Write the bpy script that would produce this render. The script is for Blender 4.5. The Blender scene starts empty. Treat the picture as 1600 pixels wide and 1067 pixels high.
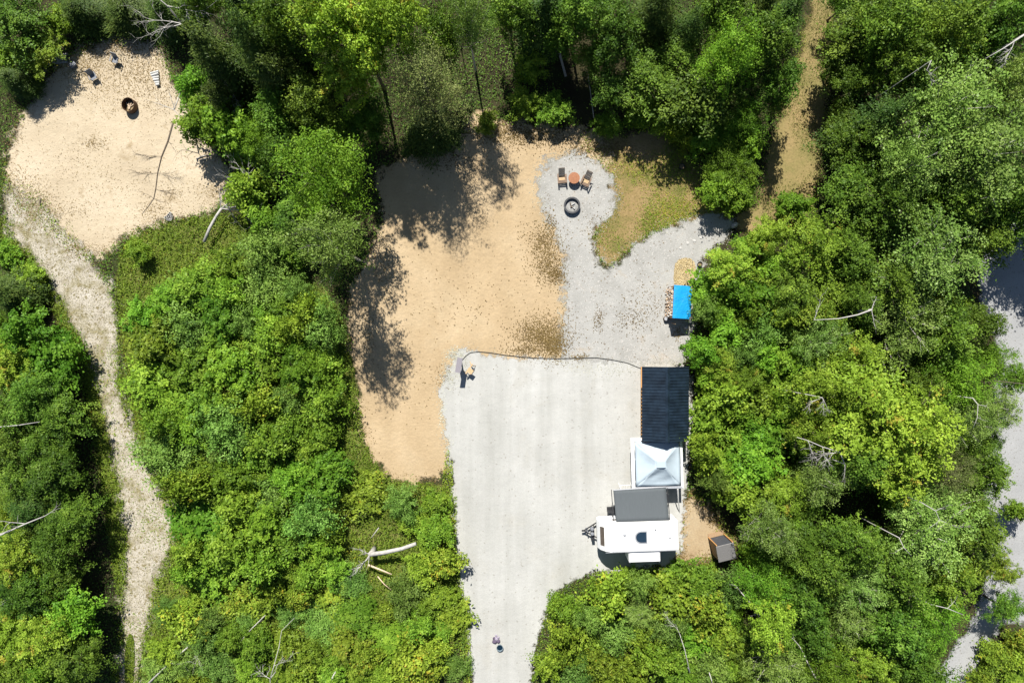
import bpy, math, random
import numpy as np
from mathutils import Vector, Matrix

# ------------------------------------------------------------------ camera, sky, sun, exposure
S = bpy.context.scene
COL = S.collection
H = 58.0                      # drone height, metres
PPM = 1600.0 / (H * 36.0 / 24.0)   # photo pixels per metre on the ground
cam_d = bpy.data.cameras.new('camera'); cam = bpy.data.objects.new('camera', cam_d); COL.objects.link(cam)
cam.location = (0, 0, H); cam.rotation_euler = (0, 0, 0)
cam_d.lens = 24; cam_d.sensor_width = 36; cam_d.clip_start = 0.5; cam_d.clip_end = 4000
S.camera = cam

SUN_EL = math.radians(50); SUN_AZ = math.radians(-11)       # azimuth from +Y, clockwise positive
world = bpy.data.worlds.new('World'); S.world = world; world.use_nodes = True
wn = world.node_tree.nodes; wl = world.node_tree.links
bg = wn['Background']; sky = wn.new('ShaderNodeTexSky'); sky.sky_type = 'NISHITA'; sky.sun_disc = False
sky.sun_elevation = SUN_EL; sky.sun_rotation = SUN_AZ; sky.air_density = 1.0; sky.dust_density = 0.6; sky.ozone_density = 1.5
wl.new(sky.outputs[0], bg.inputs[0]); bg.inputs[1].default_value = 0.05
sun_d = bpy.data.lights.new('sun', 'SUN'); sun = bpy.data.objects.new('sun', sun_d); COL.objects.link(sun)
sun_d.energy = 4.8; sun_d.angle = math.radians(0.53); sun_d.color = (1.0, 0.955, 0.88)
sdir = Vector((math.sin(SUN_AZ) * math.cos(SUN_EL), math.cos(SUN_AZ) * math.cos(SUN_EL), math.sin(SUN_EL)))
sun.rotation_euler = sdir.to_track_quat('Z', 'Y').to_euler(); sun.location = (0, 0, 40)
S.view_settings.view_transform = 'Standard'; S.view_settings.look = 'None'
S.view_settings.exposure = 0.95; S.view_settings.gamma = 1.0; S.view_settings.use_curve_mapping = False
S.render.engine = 'CYCLES'
S.cycles.max_bounces = 5; S.cycles.diffuse_bounces = 3; S.cycles.transmission_bounces = 3; S.cycles.transparent_max_bounces = 8
S.cycles.caustics_reflective = False; S.cycles.caustics_refractive = False

rng = np.random.default_rng(7); random.seed(7)

# ------------------------------------------------------------------ helpers
def W(px, py, z=0.0):
    k = (1 - z / H) / PPM
    return Vector(((px - 800) * k, (533.5 - py) * k, z))

def W2(pts): return np.array([[(p[0] - 800) / PPM, (533.5 - p[1]) / PPM] for p in pts])

def tag(o, label=None, cat=None, group=None, kind=None):
    if label: o['label'] = label
    if cat: o['category'] = cat
    if group: o['group'] = group
    if kind: o['kind'] = kind
    return o

def empty(name, loc, rz=0.0, label=None, cat=None, group=None):
    o = bpy.data.objects.new(name, None); COL.objects.link(o); o.location = loc; o.rotation_euler = (0, 0, rz)
    o.empty_display_size = 0.2
    return tag(o, label, cat, group)

def link(name, me, parent=None, loc=(0, 0, 0), rot=(0, 0, 0)):
    o = bpy.data.objects.new(name, me); COL.objects.link(o); o.location = loc; o.rotation_euler = rot
    if parent: o.parent = parent
    return o

class MB:
    def __init__(s): s.v = []; s.f = []
    def add(s, vs, fs):
        n = len(s.v); s.v += [tuple(x) for x in vs]; s.f += [tuple(i + n for i in f) for f in fs]; return s
    def box(s, c, d, rz=0.0, m=None):
        x, y, z = d[0] / 2, d[1] / 2, d[2] / 2
        vs = [Vector(p) for p in ((-x,-y,-z),(x,-y,-z),(x,y,-z),(-x,y,-z),(-x,-y,z),(x,-y,z),(x,y,z),(-x,y,z))]
        if m: vs = [m @ p for p in vs]
        if rz: r = Matrix.Rotation(rz, 3, 'Z'); vs = [r @ p for p in vs]
        c = Vector(c)
        return s.add([p + c for p in vs], [(0,3,2,1),(4,5,6,7),(0,1,5,4),(1,2,6,5),(2,3,7,6),(3,0,4,7)])
    def bar(s, a, b, w, h=None):
        a = Vector(a); b = Vector(b); h = h or w; d = b - a
        q = d.to_track_quat('X', 'Z').to_matrix()
        return s.box((a + b) / 2, (d.length, w, h), m=q)
    def tube(s, pts, rs, n=7, cap=True):
        pts = [Vector(p) for p in pts]; base = len(s.v); vs = []; fs = []
        for i, p in enumerate(pts):
            d = (pts[min(i + 1, len(pts) - 1)] - pts[max(i - 1, 0)])
            if d.length < 1e-6: d = Vector((0, 0, 1))
            q = d.to_track_quat('Z', 'Y').to_matrix()
            r = rs[i] if hasattr(rs, '__len__') else rs
            for k in range(n):
                a = 2 * math.pi * k / n
                vs.append(p + q @ Vector((math.cos(a) * r, math.sin(a) * r, 0)))
        for i in range(len(pts) - 1):
            for k in range(n):
                fs.append((i*n+k, i*n+(k+1)%n, (i+1)*n+(k+1)%n, (i+1)*n+k))
        if cap:
            fs.append(tuple(range(n-1, -1, -1))); fs.append(tuple((len(pts)-1)*n+k for k in range(n)))
        return s.add(vs, fs)
    def lathe(s, prof, c=(0, 0, 0), n=24, sx=1, sy=1):
        vs = []; fs = []; m = len(prof)
        for k in range(n):
            a = 2 * math.pi * k / n
            for r, z in prof: vs.append((c[0] + math.cos(a)*r*sx, c[1] + math.sin(a)*r*sy, c[2] + z))
        for k in range(n):
            for i in range(m - 1):
                a, b = k*m+i, ((k+1) % n)*m+i
                fs.append((a, b, b+1, a+1))
        return s.add(vs, fs)
    def prism(s, poly, y0, y1):            # poly in (x,z), extruded along y
        n = len(poly)
        vs = [(x, y0, z) for x, z in poly] + [(x, y1, z) for x, z in poly]
        fs = [(i, (i+1) % n, n+(i+1) % n, n+i) for i in range(n)] + [tuple(range(n-1, -1, -1)), tuple(range(n, 2*n))]
        return s.add(vs, fs)
    def mesh(s, name, mat, smooth=False):
        me = bpy.data.meshes.new(name); me.from_pydata(s.v, [], s.f); me.materials.append(mat)
        if smooth:
            me.polygons.foreach_set('use_smooth', [True] * len(me.polygons))
        me.validate(); me.update(); return me
    def build(s, name, mat, parent=None, loc=(0,0,0), rot=(0,0,0), smooth=False, bevel=0.0):
        o = link(name, s.mesh(name, mat, smooth), parent, loc, rot)
        if bevel:
            b = o.modifiers.new('bevel', 'BEVEL'); b.width = bevel; b.segments = 2; b.limit_method = 'ANGLE'
        return o

# ------------------------------------------------------------------ materials
def newmat(name):
    m = bpy.data.materials.new(name); m.use_nodes = True
    return m, m.node_tree.nodes, m.node_tree.links, m.node_tree.nodes['Principled BSDF']

def ramp(nodes, stops, interp='LINEAR'):
    r = nodes.new('ShaderNodeValToRGB'); e = r.color_ramp; e.interpolation = interp
    while len(e.elements) > 1: e.elements.remove(e.elements[-1])
    for i, (p, c) in enumerate(stops):
        el = e.elements[0] if i == 0 else e.elements.new(p)
        el.position = p; el.color = (*c, 1) if len(c) == 3 else c
    return r

def noise(nodes, links, vec, scale, detail=6, rough=0.6, dist=0.0):
    n = nodes.new('ShaderNodeTexNoise'); n.inputs['Scale'].default_value = scale; n.inputs['Detail'].default_value = detail
    n.inputs['Roughness'].default_value = rough; n.inputs['Distortion'].default_value = dist
    links.new(vec, n.inputs['Vector']); return n

def mixc(nodes, links, a, b, fac, mode='MIX'):
    m = nodes.new('ShaderNodeMix'); m.data_type = 'RGBA'; m.blend_type = mode
    for sock, v in ((m.inputs[6], a), (m.inputs[7], b)):
        if isinstance(v, tuple): sock.default_value = (*v, 1)
        else: links.new(v, sock)
    if isinstance(fac, (int, float)): m.inputs[0].default_value = fac
    else: links.new(fac, m.inputs[0])
    return m.outputs[2]

def ground_mat(name, cols, coarse, fine, speck=None, bump=0.3, edge=None, patch=None, relief=None, streak=None):
    """cols: three albedos mixed by a coarse noise; fine: (scale, contrast); speck: (scale, threshold, colour);
    edge: (amplitude, noise scale, softness) ragged border driven by the 'inside' attribute; patch: (scale, lo, hi, colour)"""
    cols = [tuple(v*GK for v in c_) for c_ in cols]
    if patch: patch = (*patch[:3], tuple(v*GK for v in patch[3]))
    if speck: speck = [(a_, b_, tuple(v*GK for v in c_)) for a_, b_, c_ in (speck if isinstance(speck, list) else [speck])]
    m, n, l, b = newmat(name)
    tc = n.new('ShaderNodeTexCoord').outputs['Object']
    c = noise(n, l, tc, coarse, 8, 0.62)
    r = ramp(n, [(0.3, cols[0]), (0.5, cols[1]), (0.7, cols[2])]); l.new(c.outputs[0], r.inputs[0])
    out = r.outputs[0]
    if patch:
        pn = noise(n, l, tc, patch[0], 7, 0.7, 0.4)
        pr = ramp(n, [(patch[1], (0, 0, 0)), (patch[2], (1, 1, 1))]); l.new(pn.outputs[0], pr.inputs[0])
        out = mixc(n, l, out, patch[3], pr.outputs[0])
    f = noise(n, l, tc, fine[0], 5, 0.75)
    lo = 1 - fine[1]; hi = 1 + fine[1]
    fr = ramp(n, [(0.25, (lo, lo, lo)), (0.75, (hi, hi, hi))]); l.new(f.outputs[0], fr.inputs[0])
    out = mixc(n, l, out, fr.outputs[0], 1.0, 'MULTIPLY')
    if speck:
        for sp in (speck if isinstance(speck, list) else [speck]):
            v = n.new('ShaderNodeTexVoronoi'); v.inputs['Scale'].default_value = sp[0]; l.new(tc, v.inputs['Vector'])
            sep = n.new('ShaderNodeSeparateColor'); l.new(v.outputs['Color'], sep.inputs[0])
            gt = n.new('ShaderNodeMath'); gt.operation = 'GREATER_THAN'; gt.inputs[1].default_value = sp[1]; l.new(sep.outputs[0], gt.inputs[0])
            out = mixc(n, l, out, sp[2], gt.outputs[0])
    if streak:      # wheel marks: long soft bands along the drive
        mp = n.new('ShaderNodeMapping'); mp.inputs['Scale'].default_value = streak[0]; l.new(tc, mp.inputs[0])
        sn = noise(n, l, mp.outputs[0], 1.0, 5, 0.6); k0, k1 = 1 - streak[1], 1 + streak[1]
        sr = ramp(n, [(0.32, (k0, k0, k0*0.985)), (0.68, (k1, k1, k1))]); l.new(sn.outputs[0], sr.inputs[0])
        out = mixc(n, l, out, sr.outputs[0], 1.0, 'MULTIPLY')
    l.new(out, b.inputs['Base Color']); b.inputs['Roughness'].default_value = 0.95; b.inputs['Specular IOR Level'].default_value = 0.15
    bp = n.new('ShaderNodeBump'); bp.inputs['Strength'].default_value = bump; bp.inputs['Distance'].default_value = 0.05
    l.new(f.outputs[0], bp.inputs['Height']); nrm = bp.outputs[0]
    if relief:
        rn = noise(n, l, tc, relief[0], 4, 0.6); b2 = n.new('ShaderNodeBump'); b2.inputs['Strength'].default_value = 1.0; b2.inputs['Distance'].default_value = relief[1]
        l.new(rn.outputs[0], b2.inputs['Height']); l.new(nrm, b2.inputs['Normal']); nrm = b2.outputs[0]
    l.new(nrm, b.inputs['Normal'])
    if edge:
        at = n.new('ShaderNodeAttribute'); at.attribute_name = 'inside'
        e1 = noise(n, l, tc, edge[1], 9, 0.72)
        mm = n.new('ShaderNodeMath'); mm.operation = 'MULTIPLY_ADD'; l.new(e1.outputs[0], mm.inputs[0])
        mm.inputs[1].default_value = edge[0]; mm.inputs[2].default_value = -edge[0] * 0.5
        ad = n.new('ShaderNodeMath'); ad.operation = 'ADD'; l.new(mm.outputs[0], ad.inputs[0]); l.new(at.outputs['Fac'], ad.inputs[1])
        mr = n.new('ShaderNodeMapRange'); mr.inputs['From Min'].default_value = -edge[2]; mr.inputs['From Max'].default_value = edge[2]
        l.new(ad.outputs[0], mr.inputs[0]); l.new(mr.outputs[0], b.inputs['Alpha'])
    return m

def solid(name, col, rough=0.6, metal=0.0, var=0.15, scale=6.0, bump=0.0, spec=0.4, stretch=None):
    m, n, l, b = newmat(name)
    tc = n.new('ShaderNodeTexCoord').outputs['Object']
    if stretch:
        mp = n.new('ShaderNodeMapping'); mp.inputs['Scale'].default_value = stretch; l.new(tc, mp.inputs[0]); tc = mp.outputs[0]
    f = noise(n, l, tc, scale, 7, 0.65)
    r = ramp(n, [(0.28, tuple(c * (1 - var) for c in col)), (0.72, tuple(min(1, c * (1 + var)) for c in col))]); l.new(f.outputs[0], r.inputs[0])
    l.new(r.outputs[0], b.inputs['Base Color']); b.inputs['Roughness'].default_value = rough; b.inputs['Metallic'].default_value = metal
    b.inputs['Specular IOR Level'].default_value = spec
    if bump:
        bp = n.new('ShaderNodeBump'); bp.inputs['Strength'].default_value = bump; bp.inputs['Distance'].default_value = 0.02
        l.new(f.outputs[0], bp.inputs['Height']); l.new(bp.outputs[0], b.inputs['Normal'])
    return m

def leaf_mat(name, dark, mid, light, trans=0.3, hue=0.03, warm=None, rough=0.5):
    """leaf colour: per-leaf 'tint' attribute through a ramp, shifted a little per plant (Object Info random)"""
    m, n, l, b = newmat(name)
    at = n.new('ShaderNodeAttribute'); at.attribute_name = 'tint'
    LK = 1.27 if trans > 0.1 else 0.8
    gk = 1.10 if trans > 0.1 else 1.0
    dark, mid, light = (tuple(min(0.6, v*LK*g_) for v, g_ in zip(c_, (0.97, gk, 0.85))) for c_ in (dark, mid, light))
    stops = [(0.0, dark), (0.5, mid), (0.92, light)]
    if warm: stops.append((1.0, warm))
    r = ramp(n, stops); l.new(at.outputs['Fac'], r.inputs[0])
    oi = n.new('ShaderNodeObjectInfo')
    hs = n.new('ShaderNodeHueSaturation')
    mh = n.new('ShaderNodeMapRange'); mh.inputs['To Min'].default_value = 0.5 - hue; mh.inputs['To Max'].default_value = 0.5 + hue
    l.new(oi.outputs['Random'], mh.inputs[0]); l.new(mh.outputs[0], hs.inputs['Hue'])
    m2 = n.new('ShaderNodeMath'); m2.operation = 'MULTIPLY'; m2.inputs[1].default_value = 7.31; l.new(oi.outputs['Random'], m2.inputs[0])
    m3 = n.new('ShaderNodeMath'); m3.operation = 'FRACT'; l.new(m2.outputs[0], m3.inputs[0])
    mv = n.new('ShaderNodeMapRange'); mv.inputs['To Min'].default_value = 0.74; mv.inputs['To Max'].default_value = 1.26
    l.new(m3.outputs[0], mv.inputs[0]); l.new(mv.outputs[0], hs.inputs['Value'])
    l.new(r.outputs[0], hs.inputs['Color'])
    l.new(hs.outputs[0], b.inputs['Base Color']); b.inputs['Roughness'].default_value = rough; b.inputs['Specular IOR Level'].default_value = 0.14
    t = n.new('ShaderNodeBsdfTranslucent')
    tcol = mixc(n, l, hs.outputs[0], (1.25, 1.15, 0.45), 1.0, 'MULTIPLY'); l.new(tcol, t.inputs[0])
    mx = n.new('ShaderNodeMixShader'); mx.inputs[0].default_value = trans
    l.new(b.outputs[0], mx.inputs[1]); l.new(t.outputs[0], mx.inputs[2])
    l.new(mx.outputs[0], n['Material Output'].inputs[0])
    return m

M = {}
GK = 0.70
M['soil'] = ground_mat('forest_soil', [(0.030,0.024,0.014), (0.05,0.045,0.02), (0.07,0.06,0.03)], 0.35, (9, 0.45), bump=0.6,
                       patch=(0.25, 0.5, 0.66, (0.045, 0.065, 0.018)))
M['sand'] = ground_mat('orange_sand', [(0.465,0.345,0.205), (0.515,0.39,0.238), (0.565,0.44,0.278)], 0.22, (6, 0.13), bump=0.3, edge=(4.2, 0.8, 0.2),
                       patch=(0.16, 0.5, 0.72, (0.56, 0.44, 0.285)), relief=(2.3, 0.06), streak=((0.5, 0.16, 1), 0.07))
M['pale_sand'] = ground_mat('pale_sand', [(0.53,0.435,0.305), (0.585,0.49,0.35), (0.635,0.54,0.40)], 0.3, (8, 0.10), bump=0.3, edge=(4.5, 0.8, 0.3),
                            patch=(0.6, 0.56, 0.72, (0.40, 0.31, 0.19)), relief=(2.0, 0.07), streak=((0.2, 0.4, 1), 0.06))
M['gravel'] = ground_mat('grey_gravel', [(0.445,0.445,0.42), (0.50,0.50,0.475), (0.555,0.555,0.53)], 0.16, (14, 0.12), speck=[(9, 0.985, (0.40,0.39,0.36))],
                         bump=0.3, edge=(3.0, 1.1, 0.12), patch=(0.22, 0.54, 0.7, (0.47, 0.46, 0.42)), relief=(1.2, 0.05), streak=((0.75, 0.06, 1), 0.085))
M['path_gravel'] = ground_mat('coarse_gravel', [(0.365,0.36,0.335), (0.43,0.425,0.40), (0.485,0.48,0.45)], 0.5, (10, 0.2), speck=[(10, 0.975, (0.28,0.25,0.21)), (12, 0.95, (0.54,0.52,0.49))],
                              bump=0.5, edge=(4.0, 0.9, 0.2), patch=(0.5, 0.58, 0.72, (0.42, 0.36, 0.28)))
M['track'] = ground_mat('pale_track', [(0.42,0.375,0.30), (0.52,0.475,0.39), (0.60,0.555,0.48)], 0.9, (6, 0.28), speck=[(6, 0.93, (0.26,0.22,0.12))],
                        bump=0.7, edge=(5.0, 0.7, 0.35), patch=(0.5, 0.50, 0.64, (0.27, 0.235, 0.115)))
M['road'] = ground_mat('road_gravel', [(0.33,0.335,0.34), (0.39,0.395,0.395), (0.44,0.445,0.445)], 0.3, (8, 0.16), speck=[(12, 0.96, (0.28,0.27,0.25))], bump=0.4, edge=(2.0, 1.0, 0.2))
M['lawn'] = ground_mat('worn_lawn', [(0.40,0.285,0.15), (0.32,0.23,0.10), (0.16,0.165,0.045)], 0.4, (6, 0.35), bump=0.6, edge=(3.0, 0.9, 0.3))
M['trail'] = ground_mat('dirt_trail', [(0.38,0.275,0.13), (0.30,0.24,0.10), (0.19,0.19,0.06)], 0.35, (6, 0.3), bump=0.6, edge=(3.0, 0.7, 0.3))
M['meadow'] = ground_mat('meadow_soil', [(0.11,0.15,0.025), (0.15,0.19,0.032), (0.20,0.20,0.06)], 0.4, (6, 0.4), bump=0.7, edge=(3.0, 0.8, 0.3))
M['bare'] = ground_mat('bare_earth', [(0.40,0.29,0.17), (0.46,0.35,0.215), (0.50,0.40,0.26)], 0.5, (6, 0.22), bump=0.5, edge=(4.0, 0.8, 0.3), patch=(0.9, 0.58, 0.7, (0.24, 0.17, 0.09)))

M['bark'] = solid('grey_brown_bark', (0.13, 0.10, 0.075), 0.9, var=0.35, scale=9, bump=0.5)
M['pale_bark'] = solid('pale_bark', (0.42, 0.39, 0.35), 0.85, var=0.3, scale=7, bump=0.4)
M['dead_wood'] = solid('bleached_dead_wood', (0.36, 0.345, 0.32), 0.85, var=0.28, scale=5, bump=0.4)
M['dark_twig'] = solid('dark_dead_twig', (0.13, 0.10, 0.075), 0.9, var=0.3, scale=6)

L = {}
L['maple'] = leaf_mat('maple_leaf', (0.082,0.126,0.013), (0.165,0.228,0.027), (0.265,0.318,0.050), 0.30, 0.006, (0.32,0.28,0.04))
L['broad'] = leaf_mat('broad_leaf', (0.031,0.058,0.009), (0.070,0.116,0.015), (0.135,0.188,0.030), 0.24, 0.014)
L['ash'] = leaf_mat('ash_leaf', (0.052,0.108,0.011), (0.102,0.182,0.018), (0.170,0.255,0.032), 0.32, 0.012)
L['poplar'] = leaf_mat('poplar_leaf', (0.062,0.102,0.022), (0.118,0.174,0.038), (0.195,0.245,0.078), 0.24, 0.012, rough=0.4)
L['cedar'] = leaf_mat('cedar_spray', (0.021,0.040,0.009), (0.042,0.068,0.014), (0.082,0.106,0.024), 0.12, 0.02)
L['drab'] = leaf_mat('drab_leaf', (0.070,0.080,0.028), (0.115,0.122,0.046), (0.165,0.165,0.07), 0.2, 0.015)
L['shrub'] = leaf_mat('shrub_leaf', (0.062,0.106,0.012), (0.122,0.186,0.021), (0.205,0.265,0.038), 0.3, 0.014)
L['weed'] = leaf_mat('weed_leaf', (0.074,0.110,0.014), (0.152,0.200,0.024), (0.24,0.272,0.042), 0.28, 0.006, (0.34,0.29,0.03))
L['dogwood'] = leaf_mat('dogwood_leaf', (0.055,0.096,0.020), (0.105,0.168,0.034), (0.178,0.242,0.066), 0.24, 0.016)
L['under'] = leaf_mat('undergrowth_leaf', (0.030,0.055,0.010), (0.062,0.105,0.016), (0.105,0.150,0.028), 0.25, 0.01)
L['dry'] = leaf_mat('dry_leaf', (0.13,0.078,0.026), (0.25,0.165,0.060), (0.40,0.285,0.13), 0.05, 0.0)
L['grass'] = leaf_mat('grass_blade', (0.065,0.085,0.016), (0.130,0.150,0.028), (0.24,0.205,0.075), 0.22, 0.0)
L['chip'] = leaf_mat('wood_chip', (0.25,0.17,0.085), (0.52,0.39,0.24), (0.68,0.56,0.39), 0.0, 0.0)
L['strawchip'] = leaf_mat('bleached_chip', (0.15,0.12,0.06), (0.43,0.37,0.28), (0.62,0.57,0.49), 0.0, 0.0)
L['stone'] = leaf_mat('loose_stone', (0.22,0.215,0.20), (0.42,0.41,0.39), (0.60,0.58,0.55), 0.0, 0.0)

# ------------------------------------------------------------------ ground sheets
def chaikin(p, n=2):
    for _ in range(n):
        q = np.roll(p, -1, 0); p = np.stack([0.75*p+0.25*q, 0.25*p+0.75*q], 1).reshape(-1, 2)
    return p

def inside_dist(P, poly):
    A = poly; B = np.roll(poly, -1, 0); d = np.full(len(P), 1e9); ins = np.zeros(len(P), bool)
    for a, b in zip(A, B):
        ab = b - a; t = np.clip(((P - a) @ ab) / (ab @ ab + 1e-12), 0, 1)
        d = np.minimum(d, np.hypot(*(P - a - t[:, None]*ab).T))
        c = (a[1] > P[:, 1]) != (b[1] > P[:, 1])
        if abs(b[1]-a[1]) > 1e-12:
            ins ^= c & (P[:, 0] < (b[0]-a[0])*(P[:, 1]-a[1])/(b[1]-a[1]) + a[0])
    return np.where(ins, d, -d)

POLY = {}; GRID = {}
def grid_dist(P, name):
    lo, res, g = GRID[name]; ix = np.rint((P - lo)/res).astype(int)
    ok = (ix >= 0).all(1) & (ix[:, 0] < g.shape[1]) & (ix[:, 1] < g.shape[0])
    out = np.full(len(P), -1.0); out[ok] = g[ix[ok, 1], ix[ok, 0]]; return out
def sheet(name, px, z, mat, label, cat, res=0.3, margin=1.3):
    poly = chaikin(W2(px)); POLY[name] = poly
    lo = poly.min(0) - margin; hi = poly.max(0) + margin
    nx = int((hi[0]-lo[0])/res) + 2; ny = int((hi[1]-lo[1])/res) + 2
    X, Y = np.meshgrid(lo[0] + np.arange(nx)*res, lo[1] + np.arange(ny)*res)
    P = np.stack([X.ravel(), Y.ravel()], 1); sd = inside_dist(P, poly); GRID[name] = (lo, res, sd.reshape(ny, nx))
    idx = np.arange(nx*ny).reshape(ny, nx)
    F = np.stack([idx[:-1,:-1], idx[:-1,1:], idx[1:,1:], idx[1:,:-1]], -1).reshape(-1, 4)
    F = F[(sd[F] > -margin).any(1)]
    used = np.unique(F); mp = np.full(nx*ny, -1); mp[used] = np.arange(len(used)); F = mp[F]; P = P[used]; sd = sd[used]
    me = bpy.data.meshes.new(name)
    me.from_pydata(np.column_stack([P, np.full(len(P), z)]).tolist(), [], F.tolist())
    a = me.attributes.new('inside', 'FLOAT', 'POINT'); a.data.foreach_set('value', sd.astype(np.float32))
    me.materials.append(mat)
    return tag(link(name, me), label, cat, kind='structure')

gm = MB().add([(-900,-900,0),(900,-900,0),(900,900,0),(-900,900,0)], [(0,1,2,3)])
tag(gm.build('ground', M['soil']), 'dark leaf-littered forest floor between the trees', 'ground', kind='structure')

MEADOW = [(170,400),(240,350),(330,335),(430,330),(470,420),(545,500),(560,600),(575,700),(610,750),(700,755),(715,800),(735,1080),(160,1080),(200,1000),(180,900),(165,800),(150,700),(120,560),(60,440),(0,380),(0,330),(60,330),(120,400),(190,500),(190,600),(215,700)]
sheet('meadow', MEADOW, 0.004, M['meadow'], 'rough green weedy ground beside the gravel drive and track', 'meadow')
sheet('bare_earth', [(1062,785),(1080,768),(1100,785),(1120,815),(1145,840),(1140,862),(1112,870),(1085,882),(1060,880),(1055,830)], 0.006, M['bare'], 'bare tan earth between the travel trailer and the outhouse', 'earth')
sheet('lawn', [(905,205),(960,215),(1010,205),(1060,200),(1090,260),(1130,320),(1150,350),(1100,350),(1060,352),(1000,378),(945,430),(920,375),(935,330),(950,280),(930,245)], 0.008, M['lawn'], 'worn patch of tan and green lawn beside the fire pit', 'lawn')
sheet('dirt_trail', [(1270,-30),(1305,-30),(1302,60),(1300,110),(1290,190),(1285,260),(1270,330),(1230,365),(1170,375),(1140,345),(1190,320),(1195,250),(1215,190),(1240,110),(1262,50)], 0.010, M['trail'], 'tan dirt trail leading up between the trees', 'trail')
sheet('sand_clearing', [(590,262),(640,248),(705,232),(728,195),(736,178),(755,172),(772,180),(780,192),(830,190),(905,200),(955,222),(950,262),(915,330),(895,400),(892,480),(900,575),(720,640),(705,740),(650,756),(605,748),(575,705),(562,640),(548,540),(540,470),(575,400),(600,350),(590,300)], 0.012, M['sand'], 'orange sand clearing left of the gravel pad', 'sand')
sheet('pale_sand_clearing', [(155,62),(235,55),(262,105),(290,160),(320,205),(362,265),(352,318),(300,340),(240,350),(190,372),(170,400),(130,402),(105,388),(80,350),(35,330),(8,280),(12,230),(40,170),(85,105)], 0.014, M['pale_sand'], 'pale sand clearing with a fire ring', 'sand')
sheet('gravel_track', [(0,285),(60,310),(105,365),(160,420),(188,490),(180,570),(195,650),(222,700),(250,765),(272,795),(272,845),(248,895),(236,955),(222,1020),(212,1085),(184,1085),(190,1000),(196,900),(198,830),(184,750),(160,640),(142,560),(104,490),(62,410),(15,370)], 0.018, M['track'], 'pale overgrown gravel track running down the left side', 'track')
sheet('gravel_path', [(875,240),(915,242),(948,265),(962,300),(960,328),(935,350),(922,372),(945,432),(1000,375),(1060,348),(1110,332),(1150,345),(1128,378),(1098,408),(1088,440),(1082,520),(1078,575),(880,580),(872,540),(882,490),(882,420),(878,380),(850,335),(838,290),(848,255)], 0.020, M['path_gravel'], 'coarse grey gravel path joining the fire pit circle to the pad', 'path')
sheet('gravel_pad', [(712,545),(740,548),(760,556),(870,562),(1000,566),(1085,566),(1080,690),(1068,790),(1066,878),(985,890),(925,892),(880,912),(856,940),(848,970),(836,1010),(828,1090),(736,1090),(730,950),(716,900),(710,800),(706,735),(698,700),(692,640),(682,605),(705,572)], 0.024, M['gravel'], 'pale grey gravel pad and driveway', 'driveway')
sheet('gravel_road', [(1560,330),(1640,330),(1640,1000),(1575,960),(1540,1010),(1500,1100),(1440,1100),(1470,1040),(1530,960),(1550,850),(1535,760),(1540,650),(1570,560),(1530,470),(1530,400)], 0.010, M['road'], 'pale gravel road passing behind the trees on the right', 'road')

# ------------------------------------------------------------------ leaves, crowns, trunks
def leaf_mesh(name, C, N, size, aspect, tint, mat, T=None, fold=0.12):
    n = len(C); N = N / (np.linalg.norm(N, axis=1, keepdims=True) + 1e-9)
    if T is None: T = rng.normal(size=(n, 3))
    T = T - (T*N).sum(1, keepdims=True)*N; T /= (np.linalg.norm(T, axis=1, keepdims=True) + 1e-9)
    B = np.cross(N, T); s = size[:, None] * 0.5; w = s * aspect
    V = np.empty((n, 4, 3)); V[:, 0] = C - T*s; V[:, 1] = C + B*w + N*s*fold - T*s*0.15; V[:, 2] = C + T*s; V[:, 3] = C - B*w + N*s*fold - T*s*0.15
    me = bpy.data.meshes.new(name); me.vertices.add(4*n); me.loops.add(4*n); me.polygons.add(n)
    me.vertices.foreach_set('co', V.reshape(-1).astype(np.float32))
    me.loops.foreach_set('vertex_index', np.arange(4*n, dtype=np.int32))
    me.polygons.foreach_set('loop_start', np.arange(0, 4*n, 4, dtype=np.int32))
    a = me.attributes.new('tint', 'FLOAT', 'FACE'); a.data.foreach_set('value', np.clip(tint, 0, 1).astype(np.float32))
    me.materials.append(mat); me.update(calc_edges=True); return me

def lobes(az, k, amp):
    r = np.ones_like(az)
    for i in range(1, k + 1): r += amp / i**0.6 * np.sin(az*(i+1) + rng.uniform(0, 6.28)) * rng.uniform(0.5, 1)
    return r

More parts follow.
